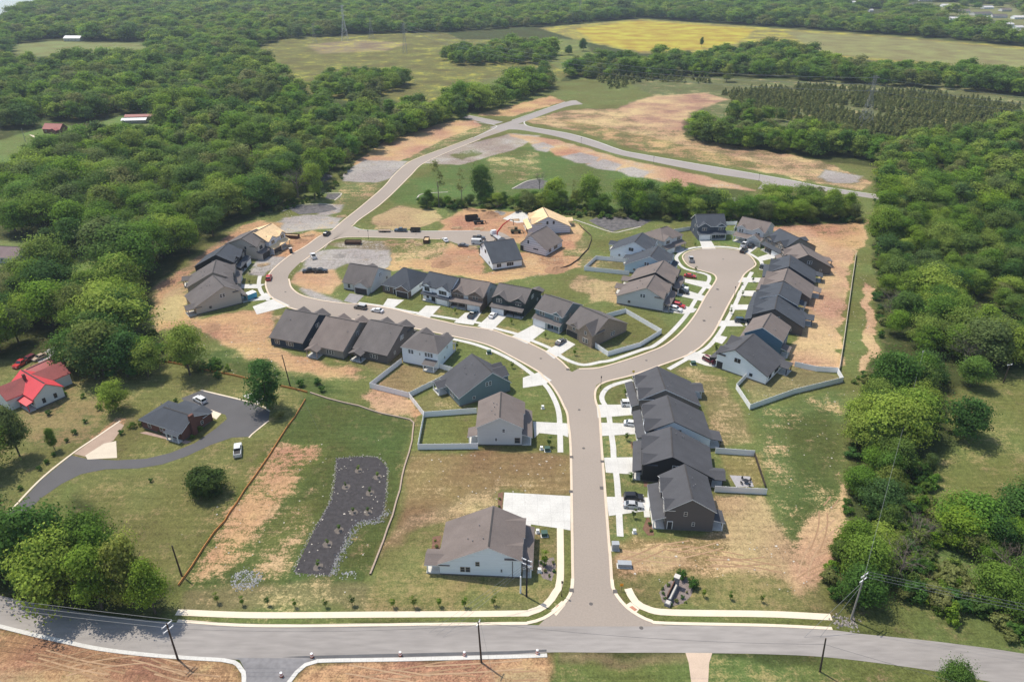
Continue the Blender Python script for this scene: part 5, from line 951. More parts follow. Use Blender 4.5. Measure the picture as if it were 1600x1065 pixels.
def lumber(label, px, rz, n=5, L_=4.5, m=None):
    x, y = U(*px); o = thing('lumber_stack', label, 'lumber stack', (x, y, 0), rz)
    for i in range(n): b = MB(); b.box(-L_/2,L_/2,-.12,.12,0,.14,m or WDL); b.build('board', o, (random.uniform(-.6,.6), (i-n/2)*.45, .02+.15*(i % 3)), random.uniform(-.25,.25))
for lb, q_, rz in (('scattered lumber between the wrapped house and the telehandler',(800,356),.2),('pile of boards at the left kerb below the clay mound',(713,356.5),.1),('boards on the clay right of the rusty dumpster',(482,368),.1),('long planks beside the beige two-storey house drive',(429,396),-.05),('pale planks beside the gravel pad above the side street',(534,338.5),.3),('lumber and trusses left of the plywood-roofed wrapped house',(835,352),.5),('boards piled under the clay mound right side',(748,357.5),0),('scrap boards on the clay in front of the western curve houses',(412,414),.6)): lumber(lb, q_, rz, 6)
def mound(label, px, rad, h_, m):
    x, y = U(*px); mb = MB(); n, k = 16, 6; vs = [(0,0,h_)]
    for i in range(1, k+1):
        for q in range(n): f = i/k; a = q*2*math.pi/n; rr = rad*f*random.uniform(.88,1.12); vs.append((math.cos(a)*rr*1.3, math.sin(a)*rr, max(-.05, h_*(1-f)**1.3*random.uniform(.75,1.15) if i < k else -.05)))
    fs = [(0, 1+q, 1+(q+1) % n) for q in range(n)]+[(1+(i-1)*n+q, 1+i*n+q, 1+i*n+(q+1) % n, 1+(i-1)*n+(q+1) % n) for i in range(1, k) for q in range(n)]
    mb.add(vs, fs, m); return tag(mb.build('dirt_mound', None, (x, y, 0), random.uniform(0,6)), label, 'dirt mound')
DM = mat('heaped_clay', (.30,.175,.10), .95, .2, .8, world=True, fine=4, bump=.6); DG = mat('heaped_gravel', (.24,.22,.20), .95, .2, .8, world=True, fine=5, bump=.6)
for lb, q_, a_, b_, m_ in (('orange clay heap behind the dark dumpster on the mound',(765,336),5.5,2.2,DM),('grey stone heap right of the clay heap above the slab',(778,333),3.2,1.3,DG),('low clay heap in front of the wrapped brown-roofed house',(868,421),4.5,1.2,DM),('clay heap at the back of the inner lots above the white gabled row house',(690,412),4.5,1.1,DM),('small clay heap beside the rusty dumpster on the western curve',(470,376),2.8,1.0,DM),('gravel heap on the pale pad inside the western curve',(530,400),2.6,.9,DG),('clay heap on the graded slope below the tan gable house',(330,512),3.2,.8,DM)): mound(lb, q_, a_, b_, m_)
for lb, q_, rz in (('boards scattered left of the wrapped brown-roofed house',(822,378),.8),('planks beside the lone white house north corner',(738,388),.3),('lumber stack on the concrete slab edge',(805,344),.1),('pile of planks behind the small kerb dumpster',(655,382),.0),('pallets and boards on the inner lot left of the small dumpster',(640,377),.4),('board pile right of the plywood-roofed wrapped house',(893,350),.9),('planks on the gravel below the plywood house on the western curve',(450,385),.2),('short planks on the clay left of the navy row house',(432,497),.4)): lumber(lb, q_, rz, 6, 3.6)
x, y = U(392,466); o = thing('portable_unit','blue and white box trailer in front of the tan gable house','trailer',(x,y,0),math.atan2(*(np.array(U(400,462))-np.array(U(385,468)))[::-1])); a = MB(); a.box(-2.0,2.0,-1.2,1.2,.3,2.2,mat('unit_blue', (.05,.30,.45), .5, .1)); a.build('body', o); a = MB(); a.box(-2.05,2.05,-1.25,1.25,2.202,2.35,VINYL); a.build('roof', o); a=MB(); a.box(2.01,2.06,-.5,.5,.4,2.0,VINYL); a.build('door', o)
for sx in (-1,1):
    k = MB(); k.box(sx*1.2-.3,sx*1.2+.3,-1.1,1.1,0,.3,BLKM); k.build('support', o)
x, y = U(455,395); o = thing('portable_toilet','brown portable toilet at the kerb by the western gravel drive','portable toilet',(x,y,0),.5); a = MB(); a.box(-.6,.6,-.6,.6,0,2.1,mat('toilet_brown', (.16,.10,.07), .6, .1)); a.build('cabin', o); a = MB(); a.box(-.66,.66,-.66,.66,2.102,2.28,mat('toilet_roof', (.6,.55,.5), .6, .05)); a.build('roof', o); a = MB(); a.box(-.42,.42,-.66,-.602,.1,1.9,PLB); a.build('door', o)
x, y = U(392,618); 
o = boxes('propane_tank_box','white box on the dark patio behind the greige house','utility box',(640,462),(.9,.6,.8),VINYL)
# patio set behind the black house
x, y = U(1165,754); o = thing('patio_table','dark round patio table on the pavers behind the black house','table',(x,y,.05)); a = MB(); a.tube((0,0,.68),(0,0,.74),.7,.7,BLKM,14); a.build('top', o); a = MB(); a.tube((0,0,0),(0,0,.68),.06,.06,BLKM,6); a.build('stem', o)
sheet([(1140,742),(1172,744),(1178,760),(1150,760)], .03, mat('paver_grey', (.33,.32,.33), .9, .12, 1.5, world=True), 'patio')
ch0 = None
for k in range(4):
    an = k*math.pi/2+.4; px_ = (x+math.cos(an)*1.25, y+math.sin(an)*1.25, .05)
    if ch0 is None:
        ch0 = thing('patio_chair','dark patio chair around the round table behind the black house','chair',px_,an,'patio chairs behind the black house'); a = MB(); a.box(-.25,.25,-.25,.25,.4,.46,BLKM); a.build('seat', ch0); a = MB(); a.box(.2,.26,-.25,.25,.46,.95,BLKM); a.build('backrest', ch0)
        for sx in (-.2,.2):
            for sy in (-.2,.2): a = MB(); a.box(sx-.03,sx+.03,sy-.03,sy+.03,0,.4,BLKM); a.build('leg', ch0)
    else: dup(ch0, px_, an)
# ---------------------------------------------------------------- trees and shrubs
def leafmat(name, ramp, trans=.48):
    m = bpy.data.materials.new(name); t, p = nodes_of(m); p.inputs['Roughness'].default_value = .75; p.inputs['Specular IOR Level'].default_value = .12
    oi = N(t, 'ShaderNodeObjectInfo'); cr = N(t, 'ShaderNodeValToRGB'); e = cr.color_ramp.elements
    while len(e) < len(ramp): e.new(.5)
    for i, c in enumerate(ramp): e[i].position = i/(len(ramp)-1); e[i].color = (*c, 1)
    t.links.new(oi.outputs['Random'], cr.inputs[0])
    a = N(t, 'ShaderNodeAttribute', attribute_name='tint'); mr = N(t, 'ShaderNodeMapRange'); t.links.new(a.outputs[2], mr.inputs[0]); mr.inputs[3].default_value = .62; mr.inputs[4].default_value = 1.42
    hs = N(t, 'ShaderNodeHueSaturation'); t.links.new(cr.outputs[0], hs.inputs['Color']); t.links.new(mr.outputs[0], hs.inputs['Value']); t.links.new(hs.outputs[0], p.inputs['Base Color'])
    tr = N(t, 'ShaderNodeBsdfTranslucent'); t.links.new(hs.outputs[0], tr.inputs[0]); mx = N(t, 'ShaderNodeMixShader', i_0=trans); t.links.new(p.outputs[0], mx.inputs[1]); t.links.new(tr.outputs[0], mx.inputs[2]); t.links.new(mx.outputs[0], t.nodes['Material Output'].inputs[0])
    return m
LEAF = leafmat('leaves_mixed', [(0.090,0.165,0.033),(0.186,0.307,0.034),(0.128,0.236,0.034),(0.246,0.351,0.046),(0.090,0.179,0.039),(0.211,0.249,0.062),(0.150,0.265,0.033),(0.067,0.143,0.035),(0.286,0.365,0.070),(0.112,0.186,0.046),(0.225,0.337,0.034),(0.082,0.158,0.046),(0.171,0.214,0.070),(0.142,0.279,0.040)])
LBRIGHT = leafmat('leaves_bright', [(0.245,0.341,0.049),(0.282,0.364,0.067)]); LDARK = leafmat('leaves_dark', [(0.075,0.165,0.040),(0.096,0.193,0.034)]); LCED = leafmat('cedar_needles', [(0.207,0.232,0.073),(0.168,0.201,0.071),(0.258,0.263,0.091)], .28); LYEL = leafmat('leaves_yellow', [(0.271,0.306,0.067),(0.221,0.284,0.061)])
LGREY_ = leafmat('leaves_grey_olive', [(0.254,0.271,0.099),(0.211,0.243,0.076)]); BARK = mat('bark', (.10,.080,.062), .95, .25, 1.5); TWIG = leafmat('bare_twigs', [(.20,.175,.150),(.15,.125,.105)], .05)
def qmesh(name, quads, tint, m):
    n = len(quads); me = bpy.data.meshes.new(name); me.vertices.add(n*4); me.vertices.foreach_set('co', np.asarray(quads, np.float32).reshape(-1)); me.loops.add(n*4); me.loops.foreach_set('vertex_index', np.arange(n*4, dtype=np.int32)); me.polygons.add(n); me.polygons.foreach_set('loop_start', np.arange(0, n*4, 4, dtype=np.int32)); me.update()
    a = me.attributes.new('tint', 'FLOAT', 'POINT'); a.data.foreach_set('value', np.repeat(tint, 4).astype(np.float32)); me.materials.append(m); return me
def leaves(centres, normals, size, rng, flat=.36):
    "irregular leaf-clump faces, mostly facing outward"
    n = len(centres); d = normals+rng.normal(0, flat, (n,3)); d /= np.linalg.norm(d, axis=1)[:,None]+1e-9
    u = np.cross(d, rng.normal(0,1,(n,3))); u /= np.linalg.norm(u, axis=1)[:,None]+1e-9; v = np.cross(d, u); s = (size*rng.uniform(.6,1.35,n))[:,None]
    k = rng.uniform(.55,1.0,(n,4,1))
    q = np.stack([centres-u*s*k[:,0]-v*s*.35, centres+v*s*k[:,1]*.9-u*s*.2, centres+u*s*k[:,2]+v*s*.3, centres-v*s*k[:,3]*.8+u*s*.15], 1); return q
def crown(seed, H=1.0, W=1.0, base=.28, n=26, per=150, size=.05, shape='round', m=None, name='crown'):
    "unit tree: height 1, crown width W; clumps spread through the crown volume"
    rng = np.random.default_rng(seed); Q = []; Tn = []; cz0, cz1 = base, 1.0; lop = rng.uniform(.75, 1.1, 8)
    for i in range(n):
        if shape == 'cone': f = rng.random()**.8; z = cz0+(cz1-cz0)*f; rr = W/2*(1-f)*rng.uniform(.35,1.0)+.01; cr_ = .10*(1-f)+.05
        else:
            f = rng.random(); z = cz0+(cz1-cz0)*(.06+.82*f); prof = math.sin(math.pi*min(1, .18+.78*f))**.6 if shape == 'round' else math.sin(math.pi*min(1,.12+.8*f))**.5
            rr = W/2*prof*rng.uniform(.25,.86); cr_ = rng.uniform(.11,.21)*min(1, W*1.2)
        an = rng.uniform(0, 2*math.pi); rr *= lop[int(an/(2*math.pi)*8) % 8]; c = np.array([math.cos(an)*rr, math.sin(an)*rr, z]); cr_ *= rng.choice([.55,.75,1.0,1.15]); k = int(per*rng.uniform(.8,1.3)*min(1.15, (cr_/.13)**1.3+.25))
        d = rng.normal(0,1,(k,3)); d /= np.linalg.norm(d, axis=1)[:,None]; d[:,2] = np.where(d[:,2] < -.35, -d[:,2], d[:,2]); rad = cr_*np.where(rng.random((k,1)) < .3, rng.uniform(.9,1.55,(k,1)), rng.uniform(.55,1.05,(k,1))); ctr = c+d*rad*rng.uniform(.75,1.3,3)*np.array([1.1,1.1,.75])
        outw = ctr-np.array([0,0,(cz0+cz1)/2-.15]); outw /= np.linalg.norm(outw, axis=1)[:,None]; Q.append(leaves(ctr, d*.75+outw*.45, size, rng, .42)); Tn.append(np.clip(rng.normal(.5,.2)+rng.normal(0,.17,k), 0, 1))
    return qmesh(name, np.concatenate(Q), np.concatenate(Tn), m or LEAF)
def trunk(seed, base=.28, W=.8, r=.022, n=6, name='trunk', m=None, bare=False):
    rng = random.Random(seed); mb = MB(); top = (rng.uniform(-.02,.02), rng.uniform(-.02,.02), base+.25); mb.tube((0,0,-.01), (top[0],top[1],top[2]), r, r*.6, m or BARK, 7, False)
    for i in range(n):
        a = i*2.4+rng.uniform(-.4,.4); z0 = base*rng.uniform(.7,1.6); e = (math.cos(a)*W*.34, math.sin(a)*W*.34, min(.9, z0+rng.uniform(.2,.42))); mb.tube((top[0]*z0/top[2], top[1]*z0/top[2], z0), e, r*.45, r*.15, m or BARK, 5, False)
    me = bpy.data.meshes.new(name); me.from_pydata(mb.v, [], mb.f); me.materials.append(m or BARK); return me
def bare_crown(seed, W=.7, base=.25, n=900, leafy=0):
    rng = np.random.default_rng(seed); Q = []
    def br(p, d, L, r, dep):
        e = p+d*L; u = np.cross(d, rng.normal(0,1,3)); u /= np.linalg.norm(u)+1e-9; Q.append([p-u*r, p+u*r, e+u*r*.5, e-u*r*.5]); v = np.cross(d, u); Q.append([p-v*r, p+v*r, e+v*r*.5, e-v*r*.5])
        if dep == 0: return
        for k in range(3 if dep > 1 else 4):
            nd = d+rng.normal(0,.52,3); nd[2] = abs(nd[2])*.8+.05; nd /= np.linalg.norm(nd); br(p+d*L*rng.uniform(.45,1), nd, L*rng.uniform(.55,.8), r*.55, dep-1)
    for i in range(5):
        a = i*1.3+rng.uniform(-.3,.3); d = np.array([math.cos(a)*.6, math.sin(a)*.6, .8]); d /= np.linalg.norm(d); br(np.array([0,0,base]), d, .27, .009, 4)
    return qmesh('twigs', np.array(Q), rng.uniform(.2,.9,len(Q)), TWIG)
hidden = bpy.data.collections.new('tree_kinds')
def proto_objs(name, meshes, scale):
    "joined crown and trunk for the massed woods"
    c = bpy.data.collections.new(name)
    for i, (cm, tm) in enumerate(meshes):
        me = cm.copy(); o = bpy.data.objects.new(name+'_leaf_%02d' % i, me); c.objects.link(o)
    return c
HD = [crown(s, W=w_, base=b, n=52, per=150, size=.020, m=LEAF) for s, w_, b in ((1,.85,.25),(2,.72,.22),(3,.95,.28),(4,.66,.18),(5,.8,.2))]
TR = [trunk(s) for s in range(5)]
MD = [crown(s+20, W=w_, base=b, n=34, per=80, size=.032, m=LEAF) for s, w_, b in ((1,.85,.2),(2,.72,.15),(3,.95,.2),(4,.66,.12),(5,.8,.2),(6,.9,.1))]
HB, HDk, HY, HG = [crown(40, W=1.05, base=.14, n=46, per=200, size=.022, m=LBRIGHT)], [crown(41, W=.95, base=.15, n=42, per=190, size=.022, m=LDARK)], [crown(42, W=.75, base=.12, n=36, per=150, size=.022, m=LYEL)], [crown(43, W=.8, base=.25, n=22, per=90, size=.02, m=LGREY_)]
BARE = [bare_crown(s) for s in (1,2,3)]; BTR = trunk(9, base=.25, n=2, r=.018, m=mat('bark_grey', (.19,.165,.14), .95, .2, 1.5)); SPARSE = [crown(50+s, W=.42, base=.38, n=16, per=50, size=.018, m=LGREY_) for s in range(2)]
CED = [crown(60+s, W=w_, base=.03, n=34, per=46, size=.055, shape='cone', m=LCED) for s, w_ in ((0,1.0),(1,1.15),(2,.85))]; SHR = [crown(70+s, W=1.35, base=.0, n=22, per=75, size=.055, m=m_) for s, m_ in ((0,LEAF),(1,LGREY_),(2,LDARK))]
COLT = crown(80, W=.62, base=.05, n=48, per=150, size=.02, shape='col', m=LDARK); SAP = crown(81, W=.42, base=.3, n=12, per=60, size=.035, m=LEAF)
PROT = {}
def tree(label, px, H, W=1.0, cm=None, tm=None, group=None, cat='tree', name='tree', loc=None, cname='crown', rz=None, tilt=None):
    "thing > crown, trunk; every tree of a kind shares its mesh data"
    x, y = loc if loc else U(*px); cm = cm or HD[0]; o = thing(name, label, cat, (x, y, 0), random.uniform(0, 6.28) if rz is None else rz, group); o.scale = (H*W, H*W, H)
    if tilt: o.rotation_euler = (tilt[0], tilt[1], o.rotation_euler[2])
    c = bpy.data.objects.new(cname, cm); COL.objects.link(c); c.parent = o
    if tm is not False: t_ = bpy.data.objects.new('trunk', tm or TR[0]); COL.objects.link(t_); t_.parent = o
    return o
HERO = [('large dark maple at the lower left above the main road',(62,905),19,.95,HDk[0]),('yellow-green tree at the right end of the lower left thicket',(212,942),18,.72,HY[0]),('second yellow-green tree just behind the lower left thicket',(165,905),14,.85,HD[1]),('loose green tree at the road edge by the start of the sidewalk',(243,958),14,.75,HD[1]),('green tree overhanging the main road at the lower left',(95,938),16,.9,HB[0]),('dark tree at the road edge left of the yellow-green ones',(160,950),16,.8,HD[3]),('light green tree cut by the left edge above the main road',(0,900),12,1,HD[1]),
 ('lone tall tree with bare lower trunk by the orange silt fence',(297,585),17,.85,HD[0]),('small bright round tree in the lawn between the two old houses',(182,640),9,.95,HB[0]),('tall ivy-covered column tree behind the black driveway',(418,638),16,.95,COLT),
 ('dark round tree on the right-hand lawn edge',(1502,682),12.5,1.05,HDk[0]),('big bright lime-green tree at the east side of the subdivision',(1388,697),15,1.12,HB[0]),('small dark tree at the left edge of the right-hand lawn',(1448,742),6.5,.8,HD[3]),('low spreading tree below the right-hand lawn',(1510,835),10,1.6,HD[0]),('dark tree at the right edge below the lawn',(1585,830),11,1.3,HDk[0]),
 ('grey bare tree at the lower right edge of the thicket',(1565,905),11,1.3,BARE[0]),('grey leafless tree between the two utility poles on the right',(1405,900),11,1.2,BARE[1]),('grey leafless tree right of the tall grass strip',(1430,850),9,1.2,BARE[2]),('grey dead branches in the lower left thicket',(128,905),9,1.2,BARE[0]),
 ('tall half-bare tree at the creek, leftmost of the row',(686,324),26,.62,SPARSE[0]),('thin half-bare tree second in the creek row',(722,324),21,.6,SPARSE[1]),('round-topped tree with tall bare trunk in the creek row',(752,316),19,.75,HD[2]),('dark green tree in the middle of the creek row',(866,324),15,.85,HB[0]),('full dark tree right of the middle of the creek row',(918,326),17,.95,HD[4]),('leafless tree standing by the rock basin at the creek',(843,296),13,.7,BARE[0]),('thin tree at the right edge of the creek row',(895,318),13,.5,SPARSE[1]),
 ('leaning tree with long bare trunk at the left edge of the lawn',(31,712),15,.7,HD[1]),('slim young tree in the red-roofed house lawn',(86,703),7,.6,HD[3]),('bright tree with tall trunk at the left wood edge beside the clay',(492,312),19,.6,HB[0]),('pale yellow-green tree at the far belt middle',(1135,128),16,1,HY[0]),
 ('dark tree at the right of the farmhouse annex',(118,575),13,1.1,HDk[0]),('dark crowded tree nearest the farmhouse right side',(150,592),14,1.1,HD[0]),('dark tree in the cluster above the small bright tree',(200,588),15,1.1,HDk[0]),('broad tree at the right end of the cluster above the lawn',(232,588),11,1.1,HD[2]),('green tree at the left edge below the farmhouse',(-12,738),13,1.2,HD[4]),('solitary dark tree in the wildflower field',(911,80),15,.8,HDk[0]),('dark bush-like tree left of the solitary one',(889,86),11,1,HDk[0]),('single tree on the yellow field lower edge',(1096,74),12,.6,HD[1]),('small tree poking above the main road at the lower right',(1488,1078),6,1.3,HD[2])]
TB_ = {id(b): BTR for b in BARE+SPARSE}
for lb, q_, H, W, cm in HERO: tree(lb, q_, H, W, cm, TB_.get(id(cm)))
tree('round spreading shrub-like tree alone in the brick house lawn', (326,768), 7.2, 1.55, crown(90, W=1.0, base=.02, n=60, per=170, size=.026, m=leafmat('leaves_bush', [(.075,.125,.03),(.075,.125,.03)])), TR[1])
# woods: places of tree bases by outline
FOR = [
 ([(-1000,-9),(-1000,640),(-60,570),(60,548),(110,565),(170,588),(262,592),(225,540),(205,500),(200,465),(226,432),(290,402),(335,370),(376,345),(428,328),(494,305),(508,285),(533,262),(594,232),(654,207),(714,187),(776,168),(838,150),(858,138),(850,124),(800,140),(720,160),(640,178),(560,180),(500,168),(450,138),(430,118),(405,96),(398,76),(440,62),(560,54),(695,50),(840,42),(1000,28),(1180,40),(1400,55),(1600,72),(2300,107),(2300,-9)], 9.4, (10.5,18), 'left'),
 ([(692,96),(700,84),(760,80),(850,76),(878,88),(855,100),(720,104)], 9, (11,15), 'mid'), ([(478,150),(500,128),(560,124),(638,124),(636,137),(560,156)], 8.5, (11,15), 'mid'),
 ([(875,120),(905,104),(1000,98),(1100,92),(1200,86),(1270,94),(1290,108),(1400,116),(1600,128),(2300,172),(2300,205),(1600,150),(1480,140),(1290,128),(1200,122),(1130,119),(1000,124),(890,123)], 9, (11,16), 'mid'),
 ([(1078,222),(1080,205),(1200,212),(1300,222),(1370,238),(1370,252),(1300,246),(1230,240),(1150,233)], 8, (11,14), 'right'), ([(1140,190),(1150,178),(1225,188),(1205,200)], 8, (10,13), 'right'),
 ([(1374,245),(1420,225),(1490,222),(1560,212),(1600,190),(2400,160),(2700,560),(1600,585),(1545,615),(1480,598),(1440,575),(1398,560),(1376,515),(1368,420),(1366,330)], 8.2, (8.5,14), 'right'),
 ([(1352,640),(1400,600),(1450,585),(1440,640),(1420,700),(1405,760),(1395,830),(1375,890),(1350,945),(1306,935),(1296,880),(1330,830),(1328,760),(1335,700)], 6.0, (6.5,12.5), 'right'),
 ([(1478,850),(1600,835),(1900,830),(1900,1010),(1600,985),(1530,955),(1490,910)], 6, (7,11), 'right'), ([(1475,815),(1600,800),(1700,800),(1700,845),(1490,840)], 6.5, (8,11), 'right'), ([(-400,780),(0,800),(60,850),(230,905),(240,945),(120,930),(0,905),(-400,830)], 7, (7,10), 'left'),
 ([(640,324),(668,314),(740,318),(800,316),(900,318),(960,320),(960,334),(830,332),(740,330),(650,330)], 6.5, (3.5,8), 'mid'), ([(600,215),(660,196),(700,184),(705,188),(665,203),(602,228)], 6, (7,11), 'mid'), ([(960,335),(985,318),(1040,322),(1135,335),(1130,345),(1060,343),(990,340)], 6, (9,13), 'mid'), ([(1135,342),(1180,328),(1260,326),(1335,335),(1338,346),(1250,348),(1150,348)], 5, (6,11), 'mid')]
CLR = [[(10,100),(15,70),(95,60),(135,64),(236,66),(240,92),(160,100),(60,104)],[(-300,215),(0,210),(45,200),(75,186),(130,194),(185,178),(265,183),(250,222),(190,226),(130,240),(75,248),(50,270),(0,290),(-300,310)],[(-300,300),(12,292),(16,376),(-300,392)],[(-300,395),(-10,372),(58,376),(75,396),(62,440),(10,468),(-300,480)],[(92,402),(160,396),(172,440),(160,472),(100,468)],
 [(-90,44),(0,36),(36,27),(62,12),(78,-20),(-90,-20)],[(0,480),(40,480),(40,500),(0,505)],[(75,530),(110,540),(112,572),(60,572)]]
for px_, lb, l_, w_, rf in far: CLR.append([(px_[0]-16,px_[1]-5),(px_[0]+16,px_[1]-5),(px_[0]+20,px_[1]+12),(px_[0]-18,px_[1]+12)])
CLR += [[(1450,8),(1500,8),(1505,22),(1450,22)],[(1515,18),(1600,18),(1600,46),(1515,40)],[(1345,14),(1385,14),(1385,34),(1345,34)]]
THIN = np.array(poly_ground([(1430,4),(1620,4),(1620,62),(1560,54),(1480,40),(1430,24)]))
def inside(X, Y, pg): return sdist(X, Y, pg) > 0
pts = []
clr_g = [np.array(poly_ground(c)) for c in CLR]
for outline, sp, (h0, h1), zone in FOR:
    pg = np.array(poly_ground(outline)); x0, y0 = pg.min(0); x1, y1 = pg.max(0)
    for ya, yb, k in ((0,520,1.0),(520,900,1.22),(900,1400,1.5),(1400,2400,1.85)):
        lo, hi = max(y0, ya), min(y1, yb)
        if hi <= lo: continue
        s = sp*k; hx = hi*.78+60; gx = np.arange(max(x0,-hx), min(x1,hx), s); gy = np.arange(lo, hi, s*.9)
        if len(gx) == 0 or len(gy) == 0: continue
        X, Y = np.meshgrid(gx, gy); X = X+RNG.uniform(-.42,.42,X.shape)*s; Y = Y+RNG.uniform(-.42,.42,Y.shape)*s; X, Y = X.ravel(), Y.ravel(); ok = inside(X, Y, pg) & (Y < yb) & (Y > 60)
        for c in clr_g:
            if c[:,1].min() > hi or c[:,1].max() < lo: continue
            ok &= ~inside(X, Y, c)
        ok &= (vnoise(X, Y, 28, 9) > .12)
        if lo > 850: ok &= ~(inside(X, Y, THIN) & (RNG.random(len(X)) < .6))
        X, Y = X[ok], Y[ok]; H = RNG.uniform(h0, h1, len(X))*(.72+.52*vnoise(X, Y, 40, 8))*RNG.choice([.75,1,1,1.12], len(X))*(1+.12*(k-1)); d_ = X*0+math.hypot(0,0); dist = np.hypot(np.hypot(X, Y), HC)
        for i in range(len(X)):
            u_, v_ = PX(X[i], Y[i], H[i]*.5)
            vis = -25 < u_ < 1625 and -30 < v_ < 1095
            pts.append((X[i], Y[i], H[i], dist[i], zone, vis, max(1.0, k*.93)))
pts.sort(key=lambda q_: -(q_[2]/q_[3] if q_[5] else 0))
NI = 262
LBL = {'left': ('broadleaf tree in the thick woods left of the subdivision','woodland trees left of the subdivision'), 'mid': ('broadleaf tree in the tree belt between the lots and the far fields','trees in the belts across the middle'), 'right': ('broadleaf tree in the dense woods right of the subdivision','woodland trees right of the subdivision')}
for X, Y, H, D, zone, vis, k in pts[:NI]:
    j = random.choices(range(9), (5,4,4,4,4,1.2,1.2,1.2,.9))[0]; cm = (HD+HB+HDk+HG+BARE[:1])[j] if D < 9e9 else MD[0]
    sz_ = 'tall ' if H > 15.5 else ('low ' if H < 10.5 else '')
    where = ('beside the old lawns left of the subdivision' if Y < 235 else 'along the clay edge west of the subdivision' if Y < 320 and X > -190 else 'in the thick woods on the upper left' if Y > 320 else 'at the left edge of the photo') if zone == 'left' else (('in the strip between the east lots and the right lawn' if Y < 200 else 'in the dense woods near the pale eastern fence' if Y < 300 else 'in the dense woods on the upper right') if zone == 'right' else LBL[zone][0][15:])
    tree(sz_+('green','green','green','green','green','bright lime-green','dark-leaved','thin grey-green','leafless grey')[j]+' tree '+where, None, H, random.uniform(1.0,1.35)*(1 if H > 9 else 1.15), cm, BTR if j == 8 else TR[j % 5], LBL[zone][1], loc=(X, Y))
# the rest of the woods: one massed object each, scattered with geometry nodes
def scatter(name, P, meshes, weights=None):
    c = bpy.data.collections.new(name+'_kinds')
    for i, me_ in enumerate(meshes): c.objects.link(bpy.data.objects.new('kind_%02d' % i, me_))
    n = len(P); P = np.array(P, float); me = bpy.data.meshes.new(name); me.vertices.add(n); co = np.zeros((n,3), np.float32); co[:,:2] = P[:,:2]; me.vertices.foreach_set('co', co.ravel())
    for an, ty, val in (('s_w','FLOAT',P[:,3].astype(np.float32)),('s_h','FLOAT',P[:,2].astype(np.float32)),('rot','FLOAT',RNG.uniform(0,6.28,n).astype(np.float32)),('pick','INT',RNG.choice(len(meshes), n, p=weights).astype(np.int32))):
        a = me.attributes.new(an, ty, 'POINT'); a.data.foreach_set('value', val)
    me.update(); o = link(name, me); g = bpy.data.node_groups.new(name, 'GeometryNodeTree'); g.interface.new_socket('Geometry', in_out='INPUT', socket_type='NodeSocketGeometry'); g.interface.new_socket('Geometry', in_out='OUTPUT', socket_type='NodeSocketGeometry')
    gi, go = g.nodes.new('NodeGroupInput'), g.nodes.new('NodeGroupOutput'); ip = g.nodes.new('GeometryNodeInstanceOnPoints'); ci = g.nodes.new('GeometryNodeCollectionInfo'); ci.inputs['Collection'].default_value = c; ci.inputs['Separate Children'].default_value = True; ci.inputs['Reset Children'].default_value = True
    def na(nm, ty): q_ = g.nodes.new('GeometryNodeInputNamedAttribute'); q_.data_type = ty; q_.inputs[0].default_value = nm; return [s_ for s_ in q_.outputs if s_.enabled and s_.name == 'Attribute'][0]
    cs = g.nodes.new('ShaderNodeCombineXYZ'); cr = g.nodes.new('ShaderNodeCombineXYZ'); w_ = na('s_w','FLOAT'); g.links.new(w_, cs.inputs[0]); g.links.new(w_, cs.inputs[1]); g.links.new(na('s_h','FLOAT'), cs.inputs[2]); g.links.new(na('rot','FLOAT'), cr.inputs[2])
    g.links.new(gi.outputs[0], ip.inputs['Points']); g.links.new(ci.outputs[0], ip.inputs['Instance']); ip.inputs['Pick Instance'].default_value = True; g.links.new(na('pick','INT'), ip.inputs['Instance Index']); g.links.new(cr.outputs[0], ip.inputs['Rotation']); g.links.new(cs.outputs[0], ip.inputs['Scale']); g.links.new(ip.outputs[0], go.inputs[0])
    md = o.modifiers.new('scatter', 'NODES'); md.node_group = g; kind(o, 'stuff'); return o
rest = pts[NI:]
near_ = [(X,Y,H,H*random.uniform(1.0,1.35)*k) for X,Y,H,D,z_,v_,k in rest if D < 430]; far_ = [(X,Y,H,H*random.uniform(1.0,1.35)*k) for X,Y,H,D,z_,v_,k in rest if D >= 430]
print('trees', len(pts), 'near', len(near_), 'far', len(far_))
wgt = np.array([5,4,4,4,4,1,1,1,.8]); scatter('woods', near_, HD+HB+HDk+HG+BARE[:1], wgt/wgt.sum()); MDx = MD+[crown(95, W=.9, base=.12, n=26, per=85, size=.034, m=LBRIGHT), crown(96, W=.85, base=.12, n=26, per=85, size=.034, m=LGREY_)]; wg = np.array([5,5,5,5,5,5,2,2.5]); scatter('distant_woods', far_, MDx, wg/wg.sum())
# cedars
cz = [([(1128,148),(1180,142),(1280,136),(1480,150),(1590,170),(1600,190),(1560,208),(1480,218),(1400,218),(1330,205),(1260,190),(1180,182),(1140,165)], 4.5), ([(920,118),(1000,120),(1105,125),(1110,132),(1010,128),(960,142),(930,130)], 6.5), ([(880,138),(900,136),(900,142),(884,144)], 8)]
cp = []
for outline, sp in cz:
    pg = np.array(poly_ground(outline)); x0, y0 = pg.min(0); x1, y1 = pg.max(0); X, Y = np.meshgrid(np.arange(x0,x1,sp), np.arange(y0,y1,sp)); X = (X+RNG.uniform(-.4,.4,X.shape)*sp).ravel(); Y = (Y+RNG.uniform(-.4,.4,Y.shape)*sp).ravel(); ok = inside(X,Y,pg) & (vnoise(X,Y,14,5) > .2)
    cp += [(a, b, random.uniform(3.6,6.4)) for a, b in zip(X[ok], Y[ok])]
cp.sort(key=lambda q_: math.hypot(q_[0], q_[1])-q_[2]*12); NC = 240
